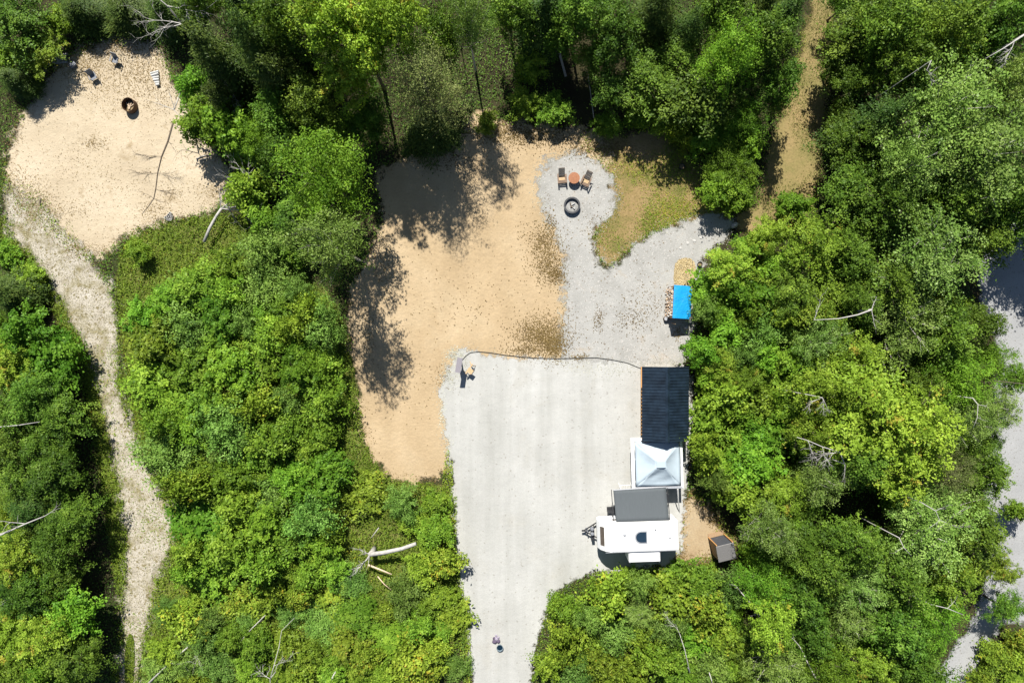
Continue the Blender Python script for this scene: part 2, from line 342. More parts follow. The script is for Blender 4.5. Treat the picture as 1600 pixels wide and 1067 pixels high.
def make_crown(mat, R, z0, z1, ncl, per, leaf, rc, shape='dome', aspect=0.62, gap=0.0):
    """returns crown mesh and clump centres; crown between z0 and z1, radius R"""
    az = rng.uniform(0, 2*math.pi, ncl); t = rng.uniform(0, 1, ncl)
    Hc = z1 - z0
    if shape == 'cone':
        zz = z0 + Hc * (1 - np.sqrt(rng.uniform(0, 1, ncl))) ; rad = R * (1 - (zz - z0)/Hc)**0.85
        rr = rad * rng.uniform(0.35, 1.0, ncl)**0.5
    else:
        u = rng.uniform(0, 1, ncl)**0.55
        ph = np.arcsin(rng.uniform(-0.08, 1, ncl))
        rr = R * u * np.cos(ph); zz = z0 + Hc*0.35 + Hc*0.65*u*np.sin(ph)
        zz = np.where(np.sin(ph) < 0, z0 + Hc*0.35 + Hc*0.35*u*np.sin(ph)*2, zz)
    rr = rr * np.clip(lobes(az, 5, 0.24), 0.45, 1.45)
    CC = np.stack([np.cos(az)*rr, np.sin(az)*rr, zz + rng.normal(0, 0.06*Hc, ncl)], 1)
    CC[:, 2] = np.minimum(CC[:, 2], z1)
    if gap: CC = CC[rng.uniform(size=ncl) > gap]
    ncl = len(CC)
    cr = rc * np.exp(rng.normal(0, 0.38, ncl))
    cnt = np.maximum(8, (per * (cr/rc)**1.5)).astype(int)
    ci = np.repeat(np.arange(ncl), cnt); n = len(ci)
    d = rng.normal(size=(n, 3)); d[:, 2] = np.abs(d[:, 2])*1.0 - 0.25; d /= np.linalg.norm(d, axis=1, keepdims=True)
    rad = cr[ci] * rng.uniform(0.15, 1.0, n)**0.5 * np.exp(rng.normal(0, 0.16, n))
    # each clump is a spray: stretched outward along its branch, drooping at the tip
    ang = np.arctan2(CC[:, 1], CC[:, 0]) + rng.normal(0, 0.7, ncl); el = rng.uniform(1.0, 2.1, ncl); fl = rng.uniform(0.4, 0.75, ncl)
    q = d*rad[:, None]; ca, sa = np.cos(ang)[ci], np.sin(ang)[ci]
    lon = q[:, 0]*el[ci]; lat = q[:, 1]/np.sqrt(el[ci])
    off = np.stack([ca*lon - sa*lat, sa*lon + ca*lat, q[:, 2]*fl[ci] - 0.16*np.abs(lon)], 1)
    C = CC[ci] + off
    k_ = rng.uniform(size=n) < 0.10                     # loose leaves that soften the outline
    C[k_] += rng.normal(0, rc*0.9, (k_.sum(), 3))*np.array([1, 1, 0.6])
    C[:, 2] = np.maximum(C[:, 2], 0.04)
    up = np.array([0, 0, 1.0])
    T = None
    if shape == 'cone':
        out = CC[ci].copy(); out[:, 2] = 0; out /= (np.linalg.norm(out, axis=1, keepdims=True) + 1e-6)
        T = out + np.array([0, 0, -0.35]) + rng.normal(0, 0.45, (n, 3)); N = up*0.8 + out*0.5 + rng.normal(0, 0.35, (n, 3))
    else:
        N = d*0.6 + up*0.5 + rng.normal(0, 0.36, (n, 3))
    size = leaf*rng.uniform(0.65, 1.35, n)
    ctint = rng.normal(0.5, 0.19, ncl)
    tint = ctint[ci] + rng.normal(0, 0.14, n)
    return leaf_mesh('crown', C, N, size, aspect, tint, mat, T), CC

def make_trunk(mat, h, r, CC, nlimb, poke=0.0, straight=False):
    mb = MB(); k = 6
    top = h*0.92; bend = rng.normal(0, 0.03*h, 2)
    def axis(t): return Vector((bend[0]*math.sin(t*2.2), bend[1]*math.sin(t*2.8), top*t))
    mb.tube([axis(t) for t in np.linspace(0, 1, k)] , [r*(1.25 if i == 0 else (1 - 0.88*i/(k-1))) for i in range(k)], 7)
    order = rng.permutation(len(CC))[:nlimb]
    for i in order:
        c = Vector(CC[i]); t = min(0.9, max(0.15, (c.z/top) - 0.12 - 0.22*rng.uniform())); a = axis(t)
        e = c + (c - a)*poke*rng.uniform(0, 1); mid = a.lerp(e, 0.55) + Vector((rng.normal(0, .12), rng.normal(0, .12), -0.08*(e-a).length))
        rr = r*0.38*(1 - 0.6*t)
        mb.tube([a, mid, e], [rr, rr*0.62, rr*0.22], 5, cap=False)
        for q in range(2):
            s = mid.lerp(e, rng.uniform(0.1, 0.7)); dd = (e - a).normalized()*rng.uniform(.3, .9) + Vector(rng.normal(0, .35, 3))
            mb.tube([s, s + dd*0.5, s + dd], [rr*0.4, rr*0.25, rr*0.1], 4, cap=False)
    return mb.mesh('trunk', mat, True)

# each kind: list of (crown mesh, trunk mesh, unit radius, unit height)
PROTO = {}
def protos(kind, n, mat, bark, R, z0, z1, ncl, per, leaf, rc, limbs, shape='dome', aspect=0.62, gap=0.0, tr=0.12, poke=0.0):
    PROTO[kind] = []
    for i in range(n):
        cr, CC = make_crown(mat, R, z0, z1, ncl, per, leaf, rc, shape, aspect, gap)
        tk = make_trunk(bark, z1, tr, CC, limbs, poke)
        PROTO[kind].append((cr, tk, R, z1))
protos('maple', 3, L['maple'], M['bark'], 3.0, 4.5, 10.0, 165, 58, 0.20, 0.37, 22, tr=0.17)
protos('broad', 3, L['broad'], M['bark'], 2.6, 3.0, 9.0, 165, 56, 0.19, 0.39, 18, tr=0.15)
protos('ash', 3, L['ash'], M['bark'], 2.6, 1.8, 7.0, 200, 56, 0.15, 0.36, 20, aspect=0.45, tr=0.12)
protos('poplar', 3, L['poplar'], M['pale_bark'], 3.2, 4.0, 10.5, 220, 54, 0.155, 0.42, 34, gap=0.08, tr=0.16, poke=0.18)
protos('cedar', 3, L['cedar'], M['bark'], 2.1, 0.8, 9.5, 260, 60, 0.22, 0.42, 12, 'cone', 0.3, tr=0.14)
protos('drab', 2, L['drab'], M['bark'], 2.5, 2.0, 10.0, 230, 60, 0.12, 0.48, 26, aspect=0.4, gap=0.1, tr=0.13, poke=0.1)
protos('shrub', 7, L['shrub'], M['bark'], 1.7, 0.2, 3.4, 120, 46, 0.19, 0.29, 8, tr=0.05)
protos('sapling', 5, L['ash'], M['bark'], 1.7, 1.0, 5.0, 125, 48, 0.20, 0.29, 9, tr=0.06)
protos('dogwood', 4, L['dogwood'], M['bark'], 1.8, 0.1, 2.6, 130, 44, 0.15, 0.30, 8, aspect=0.5, tr=0.04)
protos('low', 5, L['weed'], M['bark'], 1.3, 0.05, 1.5, 80, 46, 0.17, 0.27, 5, tr=0.025)

NAMES = {'maple': 'maple_tree', 'broad': 'broadleaf_tree', 'ash': 'ash_tree', 'poplar': 'poplar_tree', 'cedar': 'cedar_tree',
         'drab': 'elm_tree', 'shrub': 'shrub', 'sapling': 'sapling', 'low': 'bush', 'dogwood': 'dogwood_shrub'}
LOOK = {'maple': 'yellow-green maple tree', 'broad': 'mid-green broadleaf tree', 'ash': 'bright green ash tree', 'poplar': 'grey-green poplar tree',
        'cedar': 'dark green cedar tree', 'drab': 'drab olive thin-leaved tree', 'shrub': 'green rounded shrub', 'sapling': 'fresh green sapling',
        'low': 'low yellowish bush', 'dogwood': 'greyish green dogwood shrub'}
CATS = {'dogwood': 'shrub', 'shrub': 'shrub', 'sapling': 'sapling', 'low': 'bush'}
GROUPS = {'maple': 'yellow-green maples', 'broad': 'mid-green broadleaf trees', 'ash': 'bright green ash trees', 'poplar': 'grey-green poplars',
          'cedar': 'dark cedars', 'drab': 'drab thin-leaved trees', 'shrub': 'green rounded shrubs', 'sapling': 'green saplings', 'low': 'low yellowish bushes', 'dogwood': 'greyish green dogwood shrubs'}

PLANTS = []   # (px, py, rpx, kind, height)
def feat(*rows):
    for r in rows: PLANTS.append(r)
feat((20,30,46,'broad',5), (60,80,36,'maple',3), (120,10,34,'cedar',3.5), (190,10,34,'cedar',3.5), (250,10,32,'cedar',4.5), (320,72,46,'cedar',11),
     (300,128,26,'sapling',4), (392,60,44,'cedar',12), (445,42,42,'broad',12), (430,112,44,'cedar',10), (485,165,44,'broad',9),
     (555,50,66,'maple',15), (615,35,54,'maple',15), (515,35,48,'maple',14), (548,118,44,'maple',10.5), (572,185,40,'broad',6), (520,205,34,'broad',5),
     (665,125,56,'drab',13), (668,195,38,'cedar',5), (690,50,38,'broad',10), (500,275,70,'ash',12), (445,235,36,'broad',7), (512,380,60,'poplar',14),
     (365,195,42,'sapling',6), (315,190,36,'sapling',5), (400,215,36,'ash',6), (430,170,36,'broad',7), (460,330,36,'broad',5), (385,290,34,'shrub',4),
     (820,158,26,'shrub',2.5), (866,168,26,'shrub',2.4), (950,192,20,'shrub',2.2), (760,190,18,'shrub',1.8), (732,25,42,'poplar',14),
     (1105,145,60,'broad',6.5), (1060,95,44,'broad',5.5), (1150,75,50,'ash',11), (1165,180,36,'ash',5.5), (1145,258,36,'ash',4), (1122,292,26,'sapling',3.5), (1152,305,24,'sapling',3),
     (1005,125,44,'broad',5.5), (960,50,46,'broad',8), (800,15,44,'broad',9), (850,12,42,'cedar',9), (905,18,44,'broad',9), (875,52,30,'broad',6), (930,90,30,'broad',4.5), (830,100,26,'shrub',3), (1200,60,44,'broad',10), (1220,130,34,'broad',8),
     (1242,320,25,'sapling',2.8), (1345,50,44,'broad',7), (1340,130,38,'broad',6), (1345,215,42,'broad',6.5), (1335,290,46,'broad',6.5), (1385,320,44,'broad',9),
     (1480,165,84,'poplar',13), (1545,235,78,'poplar',13), (1430,250,52,'poplar',12), (1420,110,44,'broad',11), (1395,40,48,'broad',11), (1475,50,50,'broad',12),
     (1560,40,54,'broad',12), (1585,130,48,'poplar',12), (1585,330,50,'broad',10), (1500,320,50,'broad',10), (1450,392,74,'poplar',10),
     (1355,645,72,'maple',10), (1285,615,50,'maple',9), (1425,675,66,'maple',10), (1400,735,50,'maple',9), (1335,570,42,'maple',8), (1260,670,38,'maple',8),
     (1415,500,58,'poplar',8), (1480,520,50,'broad',8), (1500,592,48,'ash',8), (1525,505,36,'broad',7), (1512,660,42,'poplar',8), (1485,740,44,'drab',8),
     (1455,830,70,'poplar',9), (1530,830,42,'broad',7), (1480,900,46,'maple',7), (1400,900,50,'broad',8),
     (1200,370,34,'maple',5), (1270,385,44,'maple',7), (1330,400,44,'broad',7), (1240,460,40,'broad',6), (1290,480,40,'maple',6),
     (1590,590,22,'broad',5), (1575,950,24,'broad',4), (1548,560,34,'ash',6), (1560,640,30,'poplar',6), (1545,735,34,'broad',6), (1594,800,18,'shrub',3), (1560,890,30,'maple',5), (1645,325,46,'broad',8), (1675,285,48,'broad',8.5), (1695,335,50,'broad',9), (1230,770,46,'maple',6), (1190,720,38,'sapling',5), (1250,850,44,'broad',6), (212,392,20,'shrub',1.9))  # trees beyond the right edge are out of view, added to shade the road

HOLES = [(1390,592,32), (1310,800,34), (1440,455,18), (870,110,42), (900,90,40), (780,110,46), (740,150,30), (610,250,40), (1360,790,34), (555,815,26), (560,858,30), (590,868,30), (622,858,26), (600,905,20), (1300,690,22),
         (700,270,36), (985,235,22)]
def pip(x, y, poly):
    c = False; n = len(poly); j = n - 1
    for i in range(n):
        xi, yi = poly[i]; xj, yj = poly[j]
        if (yi > y) != (yj > y) and x < (xj-xi)*(y-yi)/(yj-yi) + xi: c = not c
        j = i
    return c
PROT = [[(1032,432),(1088,432),(1088,532),(1032,532)], [(990,566),(1084,566),(1084,700),(990,700)], [(980,675),(1076,675),(1076,775),(980,775)], [(910,745),(1070,745),(1070,892),(910,892)],
        [(1098,826),(1160,826),(1160,886),(1098,886)], [(600,270),(735,200),(900,210),(1000,240),(1130,340),(1090,420),(1070,560),(1060,880),(860,930),(835,1067),(740,1067),(720,900),(712,780),(640,750),(590,720),(555,480)],
        [(160,70),(230,65),(350,290),(180,370),(90,330),(20,260)], [(80,400),(130,400),(185,520),(200,660),(270,800),(270,850),(215,1067),(190,1067),(195,850),(150,600)], [(1555,430),(1640,430),(1640,940),(1560,940),(1565,800),(1570,680),(1590,600)],
        [(1275,0),(1300,0),(1295,130),(1270,320),(1200,350),(1205,240),(1245,130)]]
PROT = [np.array(p, float) for p in PROT]
def blocked(x, y, r):
    q = np.array([[x, y]])
    return any(inside_dist(q, p)[0] > -0.72*r for p in PROT)
def fill(poly, kinds, r, h, sep=0.66, tries=2600):
    xs = [p[0] for p in poly]; ys = [p[1] for p in poly]
    for _ in range(tries):
        x = random.uniform(min(xs), max(xs)); y = random.uniform(min(ys), max(ys))
        if not pip(x, y, poly): continue
        rr = random.uniform(*r)
        if any((x-a)**2 + (y-b)**2 < (c + rr*0.55)**2 for a, b, c in HOLES): continue
        if any((x-p[0])**2 + (y-p[1])**2 < (sep*(rr+p[2]))**2 for p in PLANTS): continue
        if blocked(x, y, rr): continue
        k = random.choices([q[0] for q in kinds], [q[1] for q in kinds])[0]
        PLANTS.append((x, y, rr, k, random.uniform(*h)))
# mass of shrubs between track and sand
fill([(205,630),(200,540),(215,490),(262,465),(300,450),(345,415),(400,365),(450,430),(500,460),(520,500),(512,560),(505,630),(508,700),(505,760),(495,800),(505,870),(490,915),(285,915),(270,880),(300,830),(290,780),(240,690)],
     [('shrub',5),('sapling',1.6),('low',0.6),('dogwood',2.2)], (24,46), (2.0,4.4), 0.56)
fill([(380,330),(440,330),(470,400),(400,420)], [('shrub',1)], (24,32), (2.5,3.5))
fill([(500,800),(530,775),(575,770),(640,785),(690,785),(700,900),(712,1067),(245,1067),(262,940),(285,925),(490,925)], [('low',4),('shrub',2.5),('dogwood',2.5)], (18,38), (1.0,2.8), 0.62)
# strip of trees left of the track
fill([(0,440),(30,445),(68,530),(88,600),(100,700),(110,780),(120,880),(116,1000),(110,1067),(0,1067)], [('broad',4.5),('sapling',1.3),('maple',0.7),('cedar',1.5)], (32,44), (3.6,5.6))
fill([(0,380),(40,420),(60,450),(0,470)], [('shrub',1)], (18,26), (1.5,2.5))
# woods along the top
fill([(270,0),(480,0),(480,200),(440,265),(380,250),(310,160),(290,100)], [('cedar',4),('broad',3)], (32,44), (7,11))
fill([(690,0),(1245,0),(1235,70),(1190,80),(940,80),(800,60),(720,50)], [('broad',3),('ash',0.6),('cedar',4)], (32,44), (7.5,9.5), 0.7)
fill([(940,70),(1240,70),(1225,150),(1180,180),(1100,175),(1010,165),(940,150)], [('broad',3),('ash',1.2),('cedar',1.5)], (28,38), (3.6,5.2), 0.72)
fill([(0,0),(290,0),(250,30),(140,25),(50,70),(0,150)], [('cedar',2),('shrub',3),('sapling',2)], (24,34), (2.5,4))
fill([(960,170),(1060,185),(1130,200),(1190,210),(1195,240),(1110,240),(1040,190)], [('sapling',1),('shrub',1)], (20,30), (2.5,4))
fill([(1315,0),(1600,0),(1600,370),(1540,380),(1440,430),(1360,370),(1300,320),(1305,180)], [('broad',4),('poplar',1.2),('cedar',2)], (36,48), (8,11), 0.72)
# woods on the right
fill([(1100,440),(1120,405),(1180,385),(1260,430),(1260,560),(1240,700),(1200,790),(1150,770),(1100,740),(1098,680),(1098,560),(1090,520)], [('sapling',4),('shrub',2.5),('maple',0.8),('dogwood',1)], (24,42), (3,5.5), 0.58)
fill([(1260,420),(1320,380),(1440,450),(1530,500),(1540,560),(1520,650),(1510,760),(1530,850),(1490,950),(1460,1067),(1190,1067),(1190,930),(1200,830),(1240,720)], [('broad',4),('poplar',2),('maple',2),('ash',1.2)], (36,48), (6,9), 0.62)
fill([(1165,900),(1190,850),(1230,900),(1220,1000),(1190,1000)], [('sapling',1)], (26,34), (3.5,5))
fill([(1100,400),(1300,360),(1440,450),(1540,490),(1545,650),(1530,850),(1500,950),(1460,1067),(1170,1067),(1180,900),(1190,800),(1100,740)], [('sapling',3),('shrub',3),('broad',1),('dogwood',1.5)], (20,34), (2.5,5), 0.50)
fill([(0,440),(60,530),(95,700),(112,880),(105,1067),(0,1067)], [('shrub',1),('broad',2)], (18,28), (2,3.2), 0.52)
fill([(380,180),(480,190),(560,200),(470,260),(390,250)], [('sapling',2),('broad',1)], (22,32), (3,5), 0.55)
fill([(1320,0),(1600,0),(1600,360),(1440,430),(1310,320)], [('broad',2),('cedar',1)], (24,34), (4,6), 0.62)
# shrubs below the trailer
fill([(878,945),(915,920),(985,912),(1080,900),(1150,905),(1190,1067),(848,1067),(858,1000)], [('shrub',3),('low',2.5),('poplar',0.8),('sapling',1.2),('dogwood',2.5)], (22,40), (2.2,4.2), 0.62)
fill([(1545,1030),(1600,985),(1600,1067),(1530,1067)], [('shrub',1),('low',2)], (18,26), (1.2,2.2))
for x, y in ((985,905),(1010,912),(1045,905),(1062,892),(1110,898),(1160,890),(1175,860)): PLANTS.append((x, y, 16, 'shrub', 1.3))

# ---- labels: look + side of the nearest landmark + rank among its like
MARKS = {'the round fire pit': (893,320), 'the black-roofed carport': (1040,632), 'the white travel trailer': (1000,838), 'the wooden outhouse': (1132,860),
         'the blue tarp': (1065,472), 'the pale canopy gazebo': (1028,722), 'the rusty fire ring': (203,165), 'the drive mouth': (785,1060),
         'the orange sand\'s left edge': (552,560), 'the orange sand\'s bottom end': (640,752), 'the dirt trail\'s upper end': (1285,20), 'the dirt trail\'s lower end': (1225,340),
         'the top left corner': (0,0), 'the top right corner': (1600,0), 'the bottom left corner': (0,1067), 'the bottom right corner': (1600,1067),
         'the track\'s widest stretch': (250,820), 'the track\'s lower end': (195,1067), 'the track\'s upper end': (60,380), 'the shaded road bend': (1570,440), 'the sunlit road': (1580,680),
         'the middle of the top edge': (800,0), 'the fallen pale log': (610,860), 'the bleached fallen tree': (385,322), 'the fork of gravel paths': (945,425),
         'the left edge\'s midpoint': (0,533), 'the roofed post': (717,570), 'the track\'s narrow bend': (165,620), 'the lone big maple': (1360,650), 'the clump of weeds by the drive': (690,960), 'the shrub mass\'s middle': (380,640), 'the lower edge\'s middle left': (460,1067), 'the lower edge right of centre': (1180,1067), 'the upper right poplar': (1480,165), 'the dark gap in the woods': (1310,800)}
ORD = ['', 'second ', 'third ', 'fourth ', 'fifth ', 'sixth ', 'seventh ', 'eighth ', 'ninth ', 'tenth ', 'eleventh ', 'twelfth ', 'thirteenth ', 'fourteenth ', 'fifteenth ', 'sixteenth ', 'seventeenth ', 'eighteenth ', 'nineteenth ', 'twentieth ', 'twenty-first ', 'twenty-second ']
bins = {}
for i, p in enumerate(PLANTS):
    nm, mk = min(MARKS.items(), key=lambda q: (q[1][0]-p[0])**2 + (q[1][1]-p[1])**2)
    dx, dy = p[0]-mk[0], p[1]-mk[1]
    side = ('right of' if dx > 0 else 'left of') if abs(dx) > abs(dy) else ('below' if dy > 0 else 'above')
    bins.setdefault((p[3], nm, side), []).append((math.hypot(dx, dy), i))
LAB = {}
for (k, nm, side), rows in bins.items():
    rows.sort()
    for j, (_, i) in enumerate(rows):
        LAB[i] = f'{LOOK[k]} {side} {nm}' if len(rows) == 1 else f'{LOOK[k]} {side} {nm}, {ORD[min(j,21)]}closest there'

for i, (px, py, rpx, kind, h) in enumerate(PLANTS):
    cr, tk, R0, H0 = PROTO[kind][i % len(PROTO[kind])]
    zc = h*0.72; base = W(px, py, zc); base.z = -0.02
    r = rpx/PPM*(1 - zc/H); sxy = r/R0*random.uniform(0.95, 1.1); sz = h/H0
    t = empty(NAMES[kind], base, random.uniform(0, 6.283), LAB[i], CATS.get(kind, 'tree'), GROUPS[kind])
    t.scale = (sxy*random.uniform(0.92, 1.08), sxy*random.uniform(0.92, 1.08), sz)
    link('trunk', tk, t); link('crown', cr, t)

# ------------------------------------------------------------------ ground cover (stuff)
def wob(P, s, seed):
    r = np.random.default_rng(seed); v = np.zeros(len(P))
    for k in range(6):
        a = r.uniform(0, 6.28); f = s*r.uniform(0.5, 2.2); v += np.sin(P[:, 0]*math.cos(a)*f + P[:, 1]*math.sin(a)*f + r.uniform(0, 6.28))
    return v/3.0
def scatter(name, mat, px, n, leaf, hmax, label, cat, avoid=(), aspect=0.5, up=0.7, mod=None, tint=(0.5, 0.22), margin=0.0, blade=False, extra=None, keep=None):
    poly = chaikin(W2(px), 1) if not isinstance(px, np.ndarray) else px
    lo = poly.min(0); hi = poly.max(0)
    P = rng.uniform(lo, hi, (n, 2))
    if len(poly) > 4: P = P[inside_dist(P, poly) > margin]
    for a, m_ in avoid: P = P[grid_dist(P, a) < m_]
    if keep: P = P[grid_dist(P, keep[0]) > keep[1]]
    patch = None
    if mod:
        w = wob(P, mod[0], mod[2]); k = rng.uniform(size=len(P)) < 1/(1 + np.exp(-(w - mod[1])*6)); P = P[k]
    if extra is not None: P = np.vstack([P, extra])
    n = len(P); tall = 0.35 + 0.65*np.clip(0.5 + 0.5*wob(P, 0.8, 5), 0, 1)
    z = 0.03 + hmax*tall*rng.uniform(0, 1, n)**1.3
    C = np.column_stack([P, z])
    N = rng.normal(0, 1 - up, (n, 3)) + np.array([0, 0, up])
    T = None
    if blade: T = rng.normal(0, 0.6, (n, 3)) + np.array([0, 0, 0.7]); N = rng.normal(0, 1, (n, 3))
    tn = tint[0] + 0.18*wob(P, 0.7, 11) + rng.normal(0, tint[1], n)
    me = leaf_mesh(name, C, N, leaf*rng.uniform(0.6, 1.4, n), aspect, tn, mat, T)
    return tag(link(name, me), label, cat, kind='stuff')

def band(name, lo, hi, n):
    lo_, res_, g_ = GRID[name]; P = lo_ + rng.uniform(size=(n, 2))*np.array([g_.shape[1]-1, g_.shape[0]-1])*res_
    d_ = grid_dist(P, name); return P[(d_ > lo) & (d_ < hi) & (rng.uniform(size=n) < np.exp(-np.abs(d_)*2.2))]
clear = [('sand_clearing', 0.0), ('pale_sand_clearing', 0.1), ('gravel_track', 0.1), ('gravel_path', -0.05), ('gravel_pad', -0.05), ('gravel_road', 0.2), ('lawn', 0.2), ('dirt_trail', 0.2), ('bare_earth', 0.0)]
FR = [(-20,-20),(1620,-20),(1620,1090),(-20,1090)]
scatter('undergrowth', L['under'], np.array(W2(FR)), 330000, 0.15, 0.55, 'dark leafy undergrowth on the forest floor', 'undergrowth', clear + [('meadow', 0.0)], mod=(0.35, -0.35, 3))
scatter('meadow_weeds', L['weed'], MEADOW, 210000, 0.15, 0.5, 'yellow-green weeds covering the rough ground by the track', 'weeds', [c for c in clear if c[0] != 'meadow'], up=0.6)
scatter('meadow_grass', L['grass'], MEADOW, 60000, 0.22, 0.2, 'long grass among the weeds by the track', 'grass', clear, aspect=0.14, blade=True)
lawn_px = [(905,205),(960,215),(1010,205),(1060,200),(1090,260),(1130,320),(1150,350),(1060,352),(1000,378),(945,430),(920,375),(935,330),(950,280),(930,245)]
LB = band('gravel_path', -1.6, -0.02, 60000); LB = LB[grid_dist(LB, 'lawn') > 0.1][:9000]
scatter('lawn_grass', L['weed'], lawn_px, 60000, 0.15, 0.09, 'short worn grass on the lawn by the fire pit', 'grass', [('gravel_path', -0.05)], aspect=0.22, blade=True, mod=(0.8, 0.05, 21), extra=LB)
scatter('trail_grass', L['grass'], [(1262,-20),(1308,-20),(1302,110),(1285,260),(1270,340),(1170,375),(1190,320),(1215,190),(1240,110)], 22000, 0.15, 0.08, 'thin dry grass on the dirt trail', 'grass', [], aspect=0.2, blade=True, mod=(0.8, 0.2, 22))
# fallen leaves gathered in patches on the sand and gravel
def blobs(rows):
    out = []
    for x, y, rx, ry, n in rows:
        a = rng.normal(size=(n, 2))*np.array([rx, ry])*0.5; out.append(W2(np.column_stack([x + a[:, 0], y + a[:, 1]])))
    return np.vstack(out)
ex = blobs([(848,525,44,34,2600), (868,540,20,22,1100), (815,548,30,8,260), (855,412,26,34,1000), (868,430,16,16,420), (850,375,40,30,500), (700,250,60,20,500), (830,212,80,20,2000), (770,205,50,18,1000), (940,232,50,16,1300),
            (860,350,10,22,220), (850,380,18,14,200), (935,500,8,18,160), (905,558,14,6,120), (985,500,30,24,200), (690,590,20,20,60), (600,420,20,70,300), (575,520,16,60,260), (1010,480,40,40,240), (930,360,20,26,160),
            (1060,520,10,12,120), (640,600,60,80,120), (720,470,90,70,200)])
scatter('fallen_leaves', L['dry'], np.array(W2([(560,190),(1090,190),(1090,580),(560,580)])), 1300, 0.10, 0.03, 'dry brown leaves scattered over the sand and gravel', 'leaves', [], aspect=0.6, up=0.8, mod=(0.6, 0.5, 9), extra=ex, tint=(0.34, 0.25))
ex = blobs([(150,225,26,12,240), (120,255,40,24,150), (215,110,60,40,1700), (190,75,60,16,900), (130,105,50,36,1700), (250,150,40,40,500), (180,150,60,30,500), (100,330,50,16,300), (60,300,30,30,260), (240,330,30,20,340), (270,300,30,20,160), (330,250,20,20,160), (170,290,60,30,170), (130,390,30,12,260), (60,330,40,30,600), (30,290,30,40,500), (330,300,30,20,300)])
scatter('clearing_litter', L['dry'], np.array(W2([(20,60),(360,60),(360,400),(20,400)])), 1500, 0.11, 0.04, 'dry twigs and leaf litter on the pale sand', 'litter', [], aspect=0.28, up=0.8, extra=ex, tint=(0.45, 0.25), keep=('pale_sand_clearing', -0.5))
scatter('track_chips', L['strawchip'], np.array(POLY['gravel_track']), 60000, 0.085, 0.03, 'bleached chips and straw strewn over the track', 'litter', [], aspect=0.5, up=0.75)
scatter('track_weeds', L['weed'], np.array(POLY['gravel_track']), 26000, 0.13, 0.12, 'sparse weeds growing through the pale track', 'weeds', [], aspect=0.4, mod=(0.6, 0.45, 31))
scatter('sawdust', L['chip'], [(1056,406),(1076,402),(1088,412),(1084,448),(1054,448),(1052,430)], 5200, 0.09, 0.06, 'pale wood chips heaped above the blue tarp', 'wood chips', [], aspect=0.5, up=0.8)
def nothing(): return np.zeros((0, 2))
TINY = np.array(W2([(0,0),(1,0),(1,1),(0,1)]))
P_ = np.vstack([band('gravel_path', -0.8, 0.5, 30000), band('gravel_pad', -0.7, 0.2, 26000)])
scatter('spilled_gravel', L['stone'], TINY, 1, 0.07, 0.01, 'grey stones spilled along the edges of the gravel', 'stones', [], aspect=0.8, up=0.9, extra=P_)
P_ = np.vstack([band('sand_clearing', -0.6, 0.9, 26000), band('pale_sand_clearing', -0.6, 1.1, 26000), band('bare_earth', -0.5, 0.9, 16000)])
P_ = P_[(grid_dist(P_, 'gravel_pad') < 0) & (grid_dist(P_, 'gravel_path') < 0)]
scatter('edge_litter', L['dry'], TINY, 1, 0.11, 0.04, 'dry leaves and twigs along the edges of the sand', 'litter', [], aspect=0.4, up=0.8, extra=P_, tint=(0.42, 0.25))
P_ = np.vstack([band('sand_clearing', -0.7, 0.25, 26000), band('pale_sand_clearing', -0.8, 0.4, 30000), band('gravel_track', -0.8, 0.45, 60000), band('bare_earth', -0.6, 0.5, 9000), band('lawn', -0.6, 0.2, 12000), band('dirt_trail', -0.6, 0.4, 16000)])
P_ = P_[(grid_dist(P_, 'gravel_pad') < 0) & (grid_dist(P_, 'gravel_path') < 0.05)]; P_ = P_[wob(P_, 1.3, 44) > -0.25]
scatter('edge_weeds', L['weed'], TINY, 1, 0.13, 0.22, 'low weeds creeping over the edges of the clearings', 'weeds', [], aspect=0.4, up=0.6, extra=P_)
scatter('rut_grass', L['weed'], [(196,1000),(206,985),(212,1010),(208,1080),(196,1080)], 4000, 0.13, 0.2, 'strip of grass between the ruts at the lower end of the track', 'grass', [], aspect=0.3)
ex = blobs([(712,555,14,14,300), (703,590,12,16,160), (692,640,6,40,150), (700,700,6,30,120)])
scatter('loose_stones', L['stone'], np.array(W2([(690,545),(735,545),(735,610),(690,610)])), 200, 0.08, 0.02, 'loose grey stones at the corner of the gravel pad', 'stones', [], aspect=0.8, up=0.9, extra=ex)
for n_, px_ in (('drive_verge', [(698,690),(712,735),(716,800),(722,900),(736,950),(740,1080),(722,1080),(716,960),(700,900),(692,800),(690,760)]),
                ('bush_verge', [(828,1080),(836,1010),(850,965),(862,932),(900,900),(985,882),(1060,880),(1060,905),(980,915),(905,925),(880,950),(862,1000),(850,1080)])):
    scatter(n_ + '_weeds', L['weed'], px_, 9000, 0.12, 0.35, 'green weeds along the left edge of the drive' if n_[0] == 'd' else 'green weeds along the edge of the pad below the trailer', 'weeds', [('gravel_pad', 0.15)])
exec_objects = True

